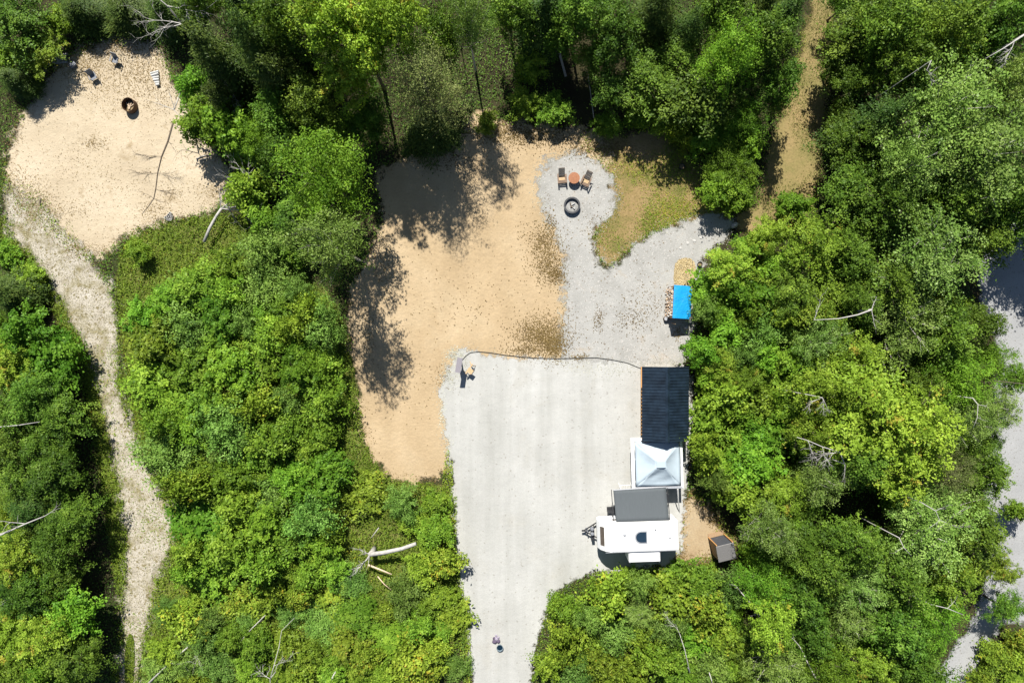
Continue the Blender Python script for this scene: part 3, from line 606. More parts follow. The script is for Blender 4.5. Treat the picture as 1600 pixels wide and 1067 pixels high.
# ------------------------------------------------------------------ materials of the built things
M['white_gel'] = solid('white_trailer_skin', (0.74, 0.74, 0.73), 0.3, var=0.04, scale=2)
M['roof_skin'] = solid('trailer_roof_skin', (0.66, 0.66, 0.65), 0.5, var=0.10, scale=1.6, stretch=(0.5, 2.5, 1))
M['trim'] = solid('grey_trim', (0.30, 0.31, 0.33), 0.5, var=0.1)
M['black_metal'] = solid('black_metal', (0.022, 0.023, 0.026), 0.45, var=0.2)
M['tyre'] = solid('tyre_rubber', (0.02, 0.02, 0.02), 0.85, var=0.2)
M['window'] = solid('brown_tinted_window', (0.085, 0.068, 0.055), 0.12, var=0.2, scale=3)
M['skylight'] = solid('smoked_skylight', (0.015, 0.03, 0.05), 0.08, var=0.2)
M['awning'] = solid('grey_awning_fabric', (0.072, 0.083, 0.090), 0.85, var=0.10, scale=3, stretch=(8, 0.6, 1))
M['canopy'] = solid('pale_blue_canopy', (0.35, 0.42, 0.47), 0.75, var=0.05, scale=2)
M['brim'] = solid('white_canopy_brim', (0.80, 0.81, 0.83), 0.7, var=0.04)
M['white_metal'] = solid('white_metal', (0.75, 0.75, 0.74), 0.4, var=0.05)
M['roof'] = solid('black_steel_roof', (0.009, 0.017, 0.028), 0.34, 0.0, var=0.6, scale=1.5, spec=0.5)
M['pine'] = solid('orange_pine', (0.46, 0.24, 0.085), 0.75, var=0.25, scale=4, bump=0.2, stretch=(1, 8, 8))
M['wood'] = solid('weathered_wood', (0.30, 0.20, 0.115), 0.85, var=0.3, scale=4, bump=0.3, stretch=(8, 8, 1))
M['table'] = solid('orange_table_wood', (0.27, 0.105, 0.042), 0.6, var=0.22, scale=5, stretch=(1, 6, 1))
M['chair'] = solid('brown_chair_wood', (0.17, 0.115, 0.08), 0.75, var=0.25, scale=6)
M['chair_seat'] = solid('tan_chair_wood', (0.44, 0.31, 0.17), 0.75, var=0.2, scale=6)
M['tarp'] = solid('blue_tarp', (0.006, 0.235, 0.52), 0.42, var=0.2, scale=3, bump=0.35)
M['shingle'] = solid('grey_shingle', (0.155, 0.15, 0.148), 0.95, var=0.3, scale=30, bump=0.4)
M['dark_screen'] = solid('dark_slat_front', (0.055, 0.06, 0.07), 0.8, var=0.25, scale=5)
M['log'] = solid('split_log', (0.33, 0.24, 0.17), 0.9, var=0.4, scale=6, bump=0.4)
M['log_end'] = solid('cut_log_face', (0.52, 0.40, 0.28), 0.9, var=0.3, scale=8)
M['birch'] = solid('birch_log', (0.44, 0.44, 0.42), 0.85, var=0.3, scale=5, bump=0.3)
M['rust'] = solid('rusty_steel', (0.10, 0.055, 0.03), 0.8, var=0.5, scale=5)
M['ring'] = solid('dark_fire_ring', (0.035, 0.037, 0.042), 0.5, var=0.3, scale=4)
M['ash_grey'] = solid('wood_ash', (0.26, 0.26, 0.25), 0.95, var=0.3, scale=8, bump=0.6)
M['dead_litter'] = solid('brown_ash', (0.22, 0.165, 0.09), 0.95, var=0.5, scale=8, bump=0.6)
M['grey_plastic'] = solid('grey_plastic', (0.16, 0.17, 0.19), 0.55, var=0.2)
M['board'] = solid('grey_weathered_board', (0.30, 0.29, 0.28), 0.9, var=0.25, scale=5, stretch=(1, 9, 9), bump=0.2)
M['post_roof'] = solid('grey_violet_shingle', (0.22, 0.205, 0.225), 0.9, var=0.15, scale=20)
M['stone'] = solid('pale_stone', (0.40, 0.39, 0.37), 0.9, var=0.2, scale=6, bump=0.4)
M['tub'] = solid('galvanised_tub', (0.17, 0.22, 0.25), 0.5, 0.0, var=0.12)
M['tub_inside'] = solid('dark_tub_inside', (0.006, 0.018, 0.032), 0.1, var=0.1)  # plain dark colour for the disc inside the tub
M['cloth_dark'] = solid('mottled_dark_cloth', (0.09, 0.07, 0.11), 0.9, var=0.7, scale=14)
M['cloth_pale'] = solid('pale_lilac_cloth', (0.27, 0.24, 0.30), 0.9, var=0.3, scale=12)
M['cable'] = solid('black_cable', (0.025, 0.025, 0.025), 0.6, var=0.2)

def R2(o): return o

# ------------------------------------------------------------------ travel trailer
T0 = W(1000, 838.5, 2.9); T0.z = 0.024
tr = empty('travel_trailer', T0, math.radians(2.0), 'white travel trailer with grey awning parked on the gravel pad', 'trailer')
HL, HW = 3.15, 1.2
prof = [(-3.10,0.55),(-3.28,1.0),(-3.30,1.5),(-3.12,2.1),(-2.80,2.55),(-2.45,2.80),(-2.15,2.88),(3.0,2.88),(3.10,2.84),(3.15,2.74),(3.15,0.55)]
body = MB().prism(prof, -HW, HW).build('body', M['white_gel'], tr, bevel=0.06)
MB().box((0.4,0,2.905),(5.3,2.2,0.03)).build('roof_membrane', M['roof_skin'], tr)
for x_ in (-1.9, 0.75, 2.9): MB().box((x_,0,2.925),(0.05,2.2,0.012)).build('roof_seam', M['stone'], tr)
# front window on the sloping cap
fa = Vector((-3.12,0,2.1)); fb = Vector((-2.80,0,2.55)); dd = (fb-fa).normalized(); nn = Vector((-dd.z,0,dd.x))
m3 = Matrix((( dd.x,0,nn.x),(0,1,0),(dd.z,0,nn.z)))
win = MB().box((fa+fb)/2+nn*0.012, (0.50,1.55,0.03), m=m3).build('front_window', M['window'], tr, bevel=0.01)
MB().box((fa+fb)/2+nn*0.004, (0.58,1.66,0.03), m=m3).build('window_frame', M['white_metal'], win)
for i, y in enumerate((-0.62,-0.3,0.0,0.3,0.62)):
    MB().box((-2.36,y,2.85),(0.10,0.05,0.05)).build('marker_light', M['trim'], tr)
# roof fittings
sk = MB()
outl = [(0.42,-0.44)] + [(-0.02+0.46*math.cos(a), 0.44*math.sin(a)) for a in np.linspace(-math.pi/2-0.0, -math.pi*1.5, 13)] + [(0.42,0.44)]
def slab(pts, z0, z1):
    n = len(pts); return MB().add([(x,y,z0) for x,y in pts]+[(x,y,z1) for x,y in pts], [tuple(range(n-1,-1,-1)), tuple(range(n,2*n))]+[(i,(i+1)%n,n+(i+1)%n,n+i) for i in range(n)])
sky_o = slab([(x*1.14+0.1,y*1.14) for x,y in outl], 2.90, 2.99).build('skylight', M['trim'], tr)
slab([(x*0.93+0.1,y*0.93) for x,y in outl], 2.93, 3.03).build('skylight_dome', M['skylight'], sky_o)
def fitting(nm, x, y, r, hh, mt): MB().lathe([(r,2.90),(r,2.90+hh),(r*0.6,2.93+hh),(0,2.93+hh)], (x,y,0), 14).build(nm, mt, tr)
fitting('plumbing_vent', -1.25, 0.22, 0.12, 0.07, M['trim']); fitting('roof_vent_pipe', 1.25, 0.55, 0.06, 0.08, M['grey_plastic']); fitting('roof_vent_pipe', 2.4, -0.15, 0.06, 0.08, M['grey_plastic'])
MB().box((2.0,0.35,2.95),(0.36,0.36,0.10)).build('roof_hatch', M['brim'], tr, bevel=0.02)
MB().box((2.75,0.62,2.94),(0.30,0.30,0.08)).build('roof_hatch', M['brim'], tr, bevel=0.02)
# slide-out on the lower side
so = MB().box((0.35,-HW-0.44,1.72),(2.55,0.92,1.9)).build('slide_out', M['white_gel'], tr, bevel=0.04)
MB().box((0.35,-HW-0.915,1.9),(1.3,0.02,0.6)).build('slide_window', M['window'], so)
for sx in (-1,1): MB().box((0.35+sx*1.20,-HW-0.44,2.69),(0.05,0.94,0.04)).build('slide_trim', M['trim'], so)
MB().box((0,-HW-0.012,2.80),(5.6,0.03,0.05)).build('gutter', M['trim'], tr)
# door side
dr = MB().box((-1.9,HW+0.012,1.55),(0.65,0.03,1.75)).build('door', M['brim'], tr, bevel=0.01)
MB().box((-1.66,HW+0.05,1.5),(0.05,0.06,0.14)).build('handle', M['black_metal'], dr)
MB().box((-1.9,HW+0.034,2.05),(0.38,0.02,0.4)).build('door_window', M['window'], dr)
st = MB().box((-1.9,HW+0.28,0.42),(0.7,0.28,0.05)).box((-1.9,HW+0.52,0.22),(0.7,0.28,0.05)).build('entry_step', M['black_metal'], tr)
MB().box((-1.9,HW+0.4,0.14),(0.6,0.05,0.22)).build('step_foot', M['black_metal'], st)
# chassis, wheels, hitch
MB().box((0,0,0.5),(6.2,1.9,0.12)).build('chassis', M['black_metal'], tr)
for sx in (0.3,1.05):
    for sy in (-1,1):
        w = MB(); w.tube([(sx,sy*0.98,0.34),(sx,sy*1.16,0.34)], 0.34, 18); wo = w.build('wheel', M['tyre'], tr)
        r_ = MB(); r_.tube([(sx,sy*1.10,0.34),(sx,sy*1.175,0.34)], 0.19, 14); r_.build('rim', M['white_metal'], wo)
hm = MB(); hm.bar((-3.0,0.75,0.5),(-4.25,0.02,0.48),0.08,0.12); hm.bar((-3.0,-0.75,0.5),(-4.25,-0.02,0.48),0.08,0.12); hm.bar((-3.45,0.48,0.5),(-3.45,-0.48,0.5),0.06)
hi = hm.build('hitch_frame', M['black_metal'], tr)
MB().box((-4.32,0,0.5),(0.28,0.12,0.12)).build('coupler', M['black_metal'], hi)
MB().tube([(-4.0,0,0.05),(-4.0,0,0.95)], 0.045, 8).box((-4.0,0,0.025),(0.22,0.22,0.04)).build('tongue_jack', M['grey_plastic'], tr)
for sy in (-0.2,0.2):
    MB().lathe([(0.0,0.55),(0.15,0.56),(0.16,0.95),(0.10,1.03),(0,1.05)], (-3.62,sy,0), 14).build('gas_bottle', M['grey_plastic'], tr)
MB().box((-3.55,-0.62,0.66),(0.24,0.3,0.2)).build('battery_box', M['black_metal'], tr)
for sx in (-2.7,2.8):
    for sy in (-0.9,0.9): MB().bar((sx,sy,0.5),(sx+0.12,sy,0.02),0.06).build('stabiliser', M['black_metal'], tr)
# awning: fabric, roller, arms
aw = MB(); ax0, ax1 = -1.85, 2.45; ya, yb = HW+0.02, HW+2.55
nu, nv = 14, 8; vs = []; fs = []
for j in range(nv+1):
    for i in range(nu+1):
        u = i/nu; v = j/nv
        vs.append((ax0+(ax1-ax0)*u - 0.08*v, ya+(yb-ya)*v + 0.10*(u-0.5)*v, 2.72-0.52*v-0.05*math.sin(math.pi*v)*(0.6+0.4*math.sin(u*9))))
for j in range(nv):
    for i in range(nu): a = j*(nu+1)+i; fs.append((a,a+1,a+nu+2,a+nu+1))
aw.add(vs, fs); awo = aw.build('awning', M['awning'], tr, smooth=True)
so_ = awo.modifiers.new('thick', 'SOLIDIFY'); so_.thickness = 0.012
MB().tube([(ax0-0.1,yb-0.06,2.20),(ax1-0.1,yb+0.06,2.20)], 0.05, 8).build('awning_roller', M['trim'], awo)
for x_ in (ax0-0.18, ax1+0.08):
    MB().bar((x_,HW+0.02,2.55),(x_-0.06,yb,2.22),0.05,0.06).bar((x_+0.06,HW+0.02,1.2),(x_,HW+1.5,2.3),0.04).build('awning_arm', M['black_metal'], awo)

# white pole leaning from the gazebo onto the ground
pl = MB(); pl.tube([W(1058.5,764,1.95), W(1060,783,1.05)], 0.045, 8); pl.tube([W(1060,783,1.05), W(1062,800,0.03)], 0.045, 8)
tag(pl.build('pole', M['white_metal']), 'thin white pole leaning between the gazebo and awning', 'pole')
# wire rack left of the gazebo
rk = empty('drying_rack', W(976,760,0) + Vector((0,0,0.024)), 0.05, 'white wire drying rack at the gazebo corner above the awning', 'rack')
fr = MB()
for sx in (-0.5,0.5): fr.bar((sx,-0.33,0.9),(sx,0.33,0.9),0.022); fr.bar((sx,-0.33,0.0),(sx,0.25,0.9),0.022); fr.bar((sx,0.33,0.0),(sx,-0.25,0.9),0.022)
for sy in (-0.33,0.33): fr.bar((-0.5,sy,0.9),(0.5,sy,0.9),0.022)
fr.build('rack_frame', M['white_metal'], rk)
for k in range(7): MB().bar((-0.42+k*0.14,-0.33,0.905),(-0.42+k*0.14,0.33,0.905),0.014).build('rack_bar', M['white_metal'], rk)

# ------------------------------------------------------------------ gazebo
gz = empty('gazebo', W(1027.5,724,2.2)*1.0, math.radians(1.5), 'pale blue pyramid canopy gazebo with white brim beside the carport', 'gazebo'); gz.location.z = 0.024
a_ = 1.82; zb = 2.25; zp = 3.05
pk = (0.10, 0.06); c4 = [(-a_,a_),(a_,a_),(a_,-a_),(-a_,-a_)]; t4 = [(pk[0]-0.30,pk[1]+0.20),(pk[0]+0.30,pk[1]+0.20),(pk[0]+0.30,pk[1]-0.20),(pk[0]-0.30,pk[1]-0.20)]
for k in range(4):
    A, B, Cc, D = c4[k], c4[(k+1)%4], t4[(k+1)%4], t4[k]
    mb = MB(); n1, n2 = 10, 8; vs = []; fs = []
    for j in range(n2+1):
        for i in range(n1+1):
            u = i/n1; v = j/n2
            p = Vector((*A,0)).lerp(Vector((*B,0)),u).lerp(Vector((*D,0)).lerp(Vector((*Cc,0)),u),v)
            sag = -0.16*math.sin(math.pi*v)*math.sin(math.pi*u)
            wr = 0.02*math.sin(u*21+v*9+k*2)*math.sin(math.pi*v) + (0.05*math.sin(u*7+v*11)*math.sin(math.pi*v) if k == 2 else 0)
            vs.append((p.x,p.y,zb+(zp-zb)*v**1.15+sag+wr))
    for j in range(n2):
        for i in range(n1): q = j*(n1+1)+i; fs.append((q,q+1,q+n1+2,q+n1+1))
    mb.add(vs, fs); o = mb.build('canopy_panel', M['canopy'], gz, smooth=True)
    s_ = o.modifiers.new('thick', 'SOLIDIFY'); s_.thickness = 0.008
mb = MB().box((pk[0],pk[1],zp+0.02),(0.72,0.5,0.04)); mb.build('vent_cap', M['canopy'], gz, bevel=0.015)
# flared brim: four mitred boards with a slit between them and the canopy
bo = 2.10; bi = 1.88
for k in range(4):
    q = [(-bo,bo,zb-0.22),(bo,bo,zb-0.22),(bi,bi,zb-0.06),(-bi,bi,zb-0.06)]
    r_ = Matrix.Rotation(-k*math.pi/2, 3, 'Z'); v_ = [r_ @ Vector(p) for p in q]
    MB().add(v_+[p-Vector((0,0,0.03)) for p in v_], [(0,1,2,3)[::-1],(4,5,6,7),(0,1,5,4),(1,2,6,5),(2,3,7,6),(3,0,4,7)]).build('brim', M['brim'], gz)
    MB().bar(v_[0]+Vector((0,0,-0.1)), v_[1]+Vector((0,0,-0.1)), 0.02, 0.16).build('valance', M['brim'], gz)
for sx in (-1,1):
    for sy in (-1,1): MB().box((sx*1.66,sy*1.66,1.12),(0.07,0.07,2.24)).box((sx*1.66,sy*1.66,0.01),(0.2,0.2,0.02)).build('post', M['white_metal'], gz)
fm = MB()
for s_ in (-1,1): fm.bar((-1.68,s_*1.68,2.2),(1.68,s_*1.68,2.2),0.04); fm.bar((s_*1.68,-1.64,2.2),(s_*1.68,1.64,2.2),0.04)
fm.build('frame', M['white_metal'], gz)

# ------------------------------------------------------------------ carport
cx0, cxr, cx1 = 10.55, 12.44, 14.36; cy0, cy1 = -8.05, -2.06; ze, zr = 2.55, 3.40
cp = empty('carport', (12.45, -5.05, 0.024), 0, 'carport shed with a black ribbed metal gable roof and orange pine side', 'carport')
def lx(x): return x - 12.45
def ly(y): return y + 5.05
npan = 6
for side, xa, xb in ((-1, cx0, cxr), (1, cx1, cxr)):
    for k in range(npan):
        y0 = cy0 + (cy1-cy0)*k/npan; y1 = cy0 + (cy1-cy0)*(k+1)/npan
        mb = MB(); xs = (lx(xa), lx(xb)); th = 0.03
        # ribbed sheet: trapezoid profile along y
        ribs = 4; w = (y1-y0)/ribs; prof_ = []
        for q in range(ribs):
            yy = y0 + q*w; prof_ += [(yy,0.0),(yy+w*0.62,0.0),(yy+w*0.70,0.05),(yy+w*0.92,0.05)]
        prof_.append((y1,0.0)); n = len(prof_); vs = []
        for x_, z_ in ((xs[0], ze), (xs[1], zr)):
            for yy, dz in prof_: vs.append((x_, ly(yy), z_+dz))
        for x_, z_ in ((xs[0], ze), (xs[1], zr)):
            for yy, dz in prof_: vs.append((x_, ly(yy), z_-th))
        fs = [(i,i+1,n+i+1,n+i) for i in range(n-1)] + [(2*n+i,3*n+i,3*n+i+1,2*n+i+1) for i in range(n-1)] + [(i,2*n+i,2*n+i+1,i+1) for i in range(n-1)]
        fs += [(0,n,3*n,2*n), (n-1,3*n-1,4*n-1,2*n-1)]
        mb.add(vs, fs).build('roof_panel', M['roof'], cp)
rc_ = MB().add([(lx(cxr)-0.16,ly(cy0)-0.02,zr-0.01),(lx(cxr),ly(cy0)-0.02,zr+0.09),(lx(cxr)+0.16,ly(cy0)-0.02,zr-0.01),(lx(cxr)-0.16,ly(cy1)+0.02,zr-0.01),(lx(cxr),ly(cy1)+0.02,zr+0.09),(lx(cxr)+0.16,ly(cy1)+0.02,zr-0.01)],
                [(0,1,4,3),(1,2,5,4)]).build('ridge_cap', M['roof'], cp)
rc_.modifiers.new('thick','SOLIDIFY').thickness = 0.01
for yy in (cy0, cy1):
    for xa in (cx0, cx1): MB().bar((lx(xa),ly(yy),ze-0.06),(lx(cxr),ly(yy),zr-0.06),0.03,0.14).build('fascia', M['roof'], cp)
# pine wall boards and rafter tails on the drive side
for k in range(11):
    MB().box((lx(11.02),0,0.14+k*0.205),(0.05,5.7,0.195)).build('wall_board', M['pine'], cp)
for k in range(20):
    y_ = ly(cy0)+0.2+k*(cy1-cy0-0.4)/19
    MB().bar((lx(10.53),y_,ze-0.10),(lx(11.2),y_,ze+0.20),0.06,0.12).build('rafter_tail', M['pine'], cp)
MB().box((lx(10.97),0,0.10),(0.10,5.8,0.20)).build('sill_beam', M['pine'], cp)
for x_ in (11.13, 14.0):
    for y_ in (cy0+0.25, -5.05, cy1-0.25): MB().box((lx(x_),ly(y_),1.25),(0.14,0.14,2.5)).build('post', M['pine'], cp)
MB().box((lx(14.0),0,1.2),(0.04,5.5,2.3)).build('rear_wall', M['wood'], cp)
MB().box((lx(12.5),ly(cy1-0.22),1.2),(2.9,0.04,2.3)).build('end_wall', M['wood'], cp)

# ------------------------------------------------------------------ firewood under the blue tarp
tc0 = W(1066,472,1.7); tc0.z = 0.02
tp = empty('tarp_shelter', tc0, math.radians(-3), 'firewood shelter roofed with a bright blue tarp', 'shelter')
tw, tl = 0.76, 1.36
mb = MB(); nu, nv = 16, 26; vs = []; fs = []
for j in range(nv+1):
    for i in range(nu+1):
        u = i/nu*2-1; v = j/nv*2-1
        vs.append((u*tw, v*tl, 1.78 - 0.10*u - 0.03*v*v + 0.012*math.sin(v*3+u*2) + 0.006*math.sin(u*5-v*4) + random.gauss(0, 0.003) - 0.05*(abs(u)**6)))
for j in range(nv):
    for i in range(nu): a = j*(nu+1)+i; fs.append((a,a+1,a+nu+2,a+nu+1))
n0 = len(vs)
def skirt(idx, dz):
    for a, b in zip(idx[:-1], idx[1:]):
        va, vb = Vector(vs[a]), Vector(vs[b]); k = len(vs); vs.extend([tuple(va+Vector((0,0,-dz))), tuple(vb+Vector((0,0,-dz)))]); fs.append((a,b,k+1,k))
skirt([i for i in range(nu+1)], 0.22); skirt([nv*(nu+1)+i for i in range(nu+1)], 0.18); skirt([j*(nu+1) for j in range(nv+1)], 0.10); skirt([j*(nu+1)+nu for j in range(nv+1)], 0.2)
t_ = mb.add(vs, fs).build('tarp', M['tarp'], tp); t_.modifiers.new('thick','SOLIDIFY').thickness = 0.008
for sx in (-1,1):
    for sy in (-1,1): MB().box((sx*(tw-0.06),sy*(tl-0.08),0.85),(0.09,0.09,1.7)).build('post', M['wood'], tp)
fs_ = empty('firewood_stack', tc0, math.radians(-3), 'stacked split firewood showing along the left side of the blue tarp', 'firewood')
ll = [MB().tube([(-0.30,0,0),(0.30,0.01,0)], [0.075,0.07], 7).mesh('log', M['log']), MB().tube([(-0.28,0,0),(0.28,0,0.01)], [0.09,0.085], 6).mesh('log', M['log_end']), MB().tube([(-0.3,0,0),(0.3,0,0)], [0.06,0.07], 6).mesh('log', M['birch'])]
for r_ in range(8):
    for k in range(14):
        o = link('log', ll[(r_*5+k*7) % 3], fs_, (-0.72+0.035*r_+random.uniform(-.09,.05), -1.15+k*0.172+(r_%2)*0.06, 0.09+r_*0.15), (random.uniform(0,3), 0, random.uniform(-0.12,0.12)))
for (x, y, r_, hh, lab) in ((1047,451,0.20,0.42,'dark round log standing at the upper corner of the blue tarp'), (1040,498,0.19,0.36,'dark round log standing at the lower corner of the blue tarp')):
    p = W(x, y, 0.2); p.z = 0.02
    MBB = MB().tube([(0,0,0),(0.01,0,hh)], [r_, r_*0.94], 12)
    e_ = empty('chopping_log', p, 0, lab, 'log', 'dark logs by the tarp'); lo_ = MBB.build('bark', M['bark'], e_); MB().tube([(0.01,0,hh),(0.01,0,hh+0.012)], r_*0.86, 12).build('cut_face', M['trim'], e_)
st_ = MB().lathe([(0,0.26),(0.16,0.22),(0.21,0.1),(0.2,0)], (0,0,0), 9, 1, 0.8).build('rock', M['stone']); st_.location = W(1073,512,0.1); st_.location.z = 0.02
tag(st_, 'white rock at the edge of the bushes below the blue tarp', 'rock')
tag(MB().bar((0,0,0.02),(0.02,-0.1,1.3),0.05).build('stake', M['wood'], loc=W(1049,505,0)+Vector((0,0,0.02))), 'thin wooden stake below the lower left corner of the blue tarp', 'stake')

# ------------------------------------------------------------------ fire pit, table, chairs
fp = empty('fire_pit', W(893.5,321.5,0.2), 0, 'round dark metal fire ring with pale ash on the gravel circle', 'fire pit'); fp.location.z = 0.02
MB().lathe([(0.60,0),(0.63,0.34),(0.70,0.36),(0.70,0.39),(0.56,0.39),(0.55,0.0)], n=32).build('ring', M['ring'], fp)
MB().lathe([(0.55,0.10),(0.35,0.15),(0.15,0.13),(0,0.16)], n=24).build('ash_bed', M['ash_grey'], fp)
for k, (x, y, a, l_) in enumerate(((-0.08,0.05,1.9,0.42),(0.1,0.12,0.5,0.35),(0.02,-0.12,0.2,0.30),(0.14,-0.2,2.4,0.26))):
    MB().tube([(-l_/2,0,0),(l_/2,0,0.02)], [0.05,0.045], 6).build('burnt_log', M['birch'] if k % 2 else M['dark_twig'], fp, (x,y,0.2), (0,0,a))
for k in range(8):
    a = 2*math.pi*k/8+0.2; MB().box((0.632*math.cos(a),0.632*math.sin(a),0.17),(0.02,0.18,0.12),rz=a).build('cutout_panel', M['trim'], fp)
tb = empty('round_table', W(897,278.5,0.5), 0, 'round orange wooden table between the two chairs', 'table'); tb.location.z = 0.02
top = MB()
for k in range(7):
    x0 = -0.48+k*0.137; x1 = x0+0.13; e0 = math.sqrt(max(0.01,0.48**2-x0**2)); e1 = math.sqrt(max(0.01,0.48**2-min(0.479,x1)**2)); xm=(x0+x1)/2; em=math.sqrt(0.48**2-xm**2)
    pts = [(x0,-e0),(xm,-em),(x1,-e1),(x1,e1),(xm,em),(x0,e0)]
    slab(pts,0.52,0.555).build('top_plank', M['table'], tb)
for k in range(4):
    a = math.pi/4+k*math.pi/2; MB().bar((0.36*math.cos(a),0.36*math.sin(a),0.0),(0.26*math.cos(a),0.26*math.sin(a),0.52),0.06).build('leg', M['table'], tb)
MB().box((0,0,0.48),(0.62,0.07,0.05)).box((0,0,0.43),(0.07,0.62,0.05)).build('cross_brace', M['table'], tb)

def chair(x, y, rz, label):
    c = empty('wooden_chair', W(x, y, 0.3), rz, label, 'chair', 'wooden chairs at the fire pit'); c.location.z = 0.02
    # faces -y; back at +y leaning
    for k in range(5): MB().box((0,-0.30+k*0.125,0.36-0.02*k),(0.52,0.105,0.025)).build('seat_slat', M['chair_seat'] if k > 1 else M['chair'], c)
    q = Matrix.Rotation(math.radians(-62), 3, 'X')
    for k in range(5): MB().box((-0.21+k*0.105,0.50,0.62),(0.088,0.86,0.022), m=Matrix.Rotation(math.radians(48),3,'X')).build('back_slat', M['chair'], c)
    MB().box((0,0.36,0.49),(0.54,0.05,0.05)).box((0,0.66,0.80),(0.54,0.05,0.05)).build('back_rail', M['black_metal'], c)
    for s in (-1,1):
        MB().box((s*0.34,-0.03,0.56),(0.11,0.74,0.025)).build('armrest', M['chair'], c)
        MB().bar((s*0.30,-0.34,0.0),(s*0.30,-0.34,0.55),0.06,0.05).build('leg', M['chair'], c)
        MB().bar((s*0.29,-0.36,0.34),(s*0.29,0.52,0.02),0.05,0.09).build('leg', M['chair'], c)
    MB().bar((-0.28,-0.36,0.3),(0.28,-0.36,0.3),0.03,0.08).build('front_rail', M['chair'], c)
chair(878, 280, math.radians(5), 'brown slatted wooden chair left of the round orange table')
chair(915, 284, math.radians(-24), 'brown slatted wooden chair right of the round orange table')

# ------------------------------------------------------------------ outhouse
oh = empty('outhouse', W(1128.5,856,1.2), math.radians(14), 'small wooden outhouse with a sloping grey roof at the wood edge', 'outhouse'); oh.location.z = 0.01
ow, od = 0.66, 0.72; hf, hb = 2.35, 1.95
def wallboards(x0, y0, x1, y1, h0, h1, n):
    for k in range(n):
        u0, u1 = k/n, (k+0.97)/n
        a = Vector((x0+(x1-x0)*u0, y0+(y1-y0)*u0, 0)); b = Vector((x0+(x1-x0)*u1, y0+(y1-y0)*u1, 0)); ha = h0+(h1-h0)*u0; hb_ = h0+(h1-h0)*u1
        nrm = (b-a).normalized().cross(Vector((0,0,1)))*0.025
        vs = [a, b, b+Vector((0,0,hb_)), a+Vector((0,0,ha))]; vs = vs + [v-nrm for v in vs]
        MB().add(vs, [(0,1,2,3),(7,6,5,4),(0,4,5,1),(1,5,6,2),(2,6,7,3),(3,7,4,0)]).build('wall_board', M['wood'], oh)
wallboards(-ow,od,-ow,-od,hf,hb,6); wallboards(ow,-od,ow,od,hb,hf,6); wallboards(-ow,-od,ow,-od,hb,hb,6)
MB().box((0,od-0.10,hf/2),(2*ow-0.1,0.03,hf-0.1)).build('door', M['dark_screen'], oh)
for sx in (-1,1): MB().box((sx*ow,od+0.02,hf/2),(0.09,0.06,hf)).build('door_post', M['pine'], oh)
MB().box((0,od+0.12,0.05),(1.3,0.35,0.08)).build('door_step', M['wood'], oh)
q = math.atan2(hf-hb, 2*od)
MB().box((0,-0.06,(hf+hb)/2+0.05),(2*ow+0.14,2*od+0.02,0.05), m=Matrix.Rotation(q,3,'X')).build('roof', M['shingle'], oh)
MB().box((0,-0.06,(hf+hb)/2+0.018),(2*ow+0.16,2*od+0.04,0.02), m=Matrix.Rotation(q,3,'X')).build('roof_edge', M['stone'], oh)

# ------------------------------------------------------------------ roofed post and camp chair by the sand
po = empty('roofed_post', W(718,570,1.0), math.radians(-9), 'grey roofed meter post at the corner of sand and gravel', 'post'); po.location.z = 0.024
MB().box((0,-0.35,0.8),(0.10,0.10,1.6)).build('post', M['wood'], po); MB().box((0,0.35,0.8),(0.10,0.10,1.6)).build('post', M['wood'], po)
MB().box((0,0,1.0),(0.03,0.9,0.85)).build('back_board', M['board'], po)
MB().box((0.09,0,1.05),(0.14,0.4,0.5)).build('meter_box', M['grey_plastic'], po, bevel=0.01)
MB().box((0,0,1.66),(0.44,1.24,0.05), m=Matrix.Rotation(0.18,3,'Y')).build('roof', M['post_roof'], po)
cc = empty('sawhorse', W(733.5,576,0.3), math.radians(-35), 'small tan wooden sawhorse beside the roofed post', 'sawhorse'); cc.location.z = 0.024
MB().box((0,0,0.62),(0.10,1.0,0.09)).build('beam', M['chair_seat'], cc)
for sx in (-1,1):
    for sy in (-1,1): MB().bar((sx*0.28,sy*0.48,0),(sx*0.03,sy*0.36,0.62),0.06,0.04).build('leg', M['chair_seat'], cc)
MB().box((0.0,0.36,0.3),(0.36,0.03,0.08)).build('cross_brace', M['chair_seat'], cc); MB().box((0.16,-0.1,0.66),(0.5,0.4,0.03)).build('tray', M['chair_seat'], cc)

# cable from the post to the carport
cb = MB(); pts = [(722,563),(728,556),(735,551),(748,549.5),(765,551),(790,555),(830,559),(870,560.5),(900,559.5),(932,559),(955,562),(980,567),(992,572),(1002,576)]
cb.tube([W(x,y)+Vector((0,0,0.045)) for x,y in pts], 0.032, 6)
tag(cb.build('cable', M['cable']), 'thin black cable lying from the roofed post to the carport', 'cable')

# ------------------------------------------------------------------ small things
def bucket(x, y, r, h, label, mat, name='bucket', inner=None):
    b = empty(name, W(x,y,h/2), 0, label, name); b.location.z = 0.02
    MB().lathe([(0,0.01),(r*0.82,0.01),(r,h),(r*1.06,h),(r*1.06,h-0.03),(r*0.92,h-0.02),(r*0.78,0.06),(0,0.06)], n=20).build('shell', mat, b)
    MB().lathe([(0,h*0.6),(r*0.88,h*0.6)], n=18).build('contents', inner or M['dead_litter'], b)
    return b
bucket(1065,261,0.24,0.38,'black bucket on the worn lawn above the gravel path', M['black_metal'])
bucket(1093,413,0.20,0.34,'black bucket at the bush edge right of the wood chips', M['black_metal'])
tubo = bucket(781,1011,0.27,0.26,'round blue-grey tub with a dark inside on the lower driveway', M['tub'], 'tub', M['tub_inside'])
bd = empty('bundle', W(775,1000,0.15), 0.1, 'small mottled dark and lilac bundle beside the round tub', 'bundle'); bd.location.z = 0.024
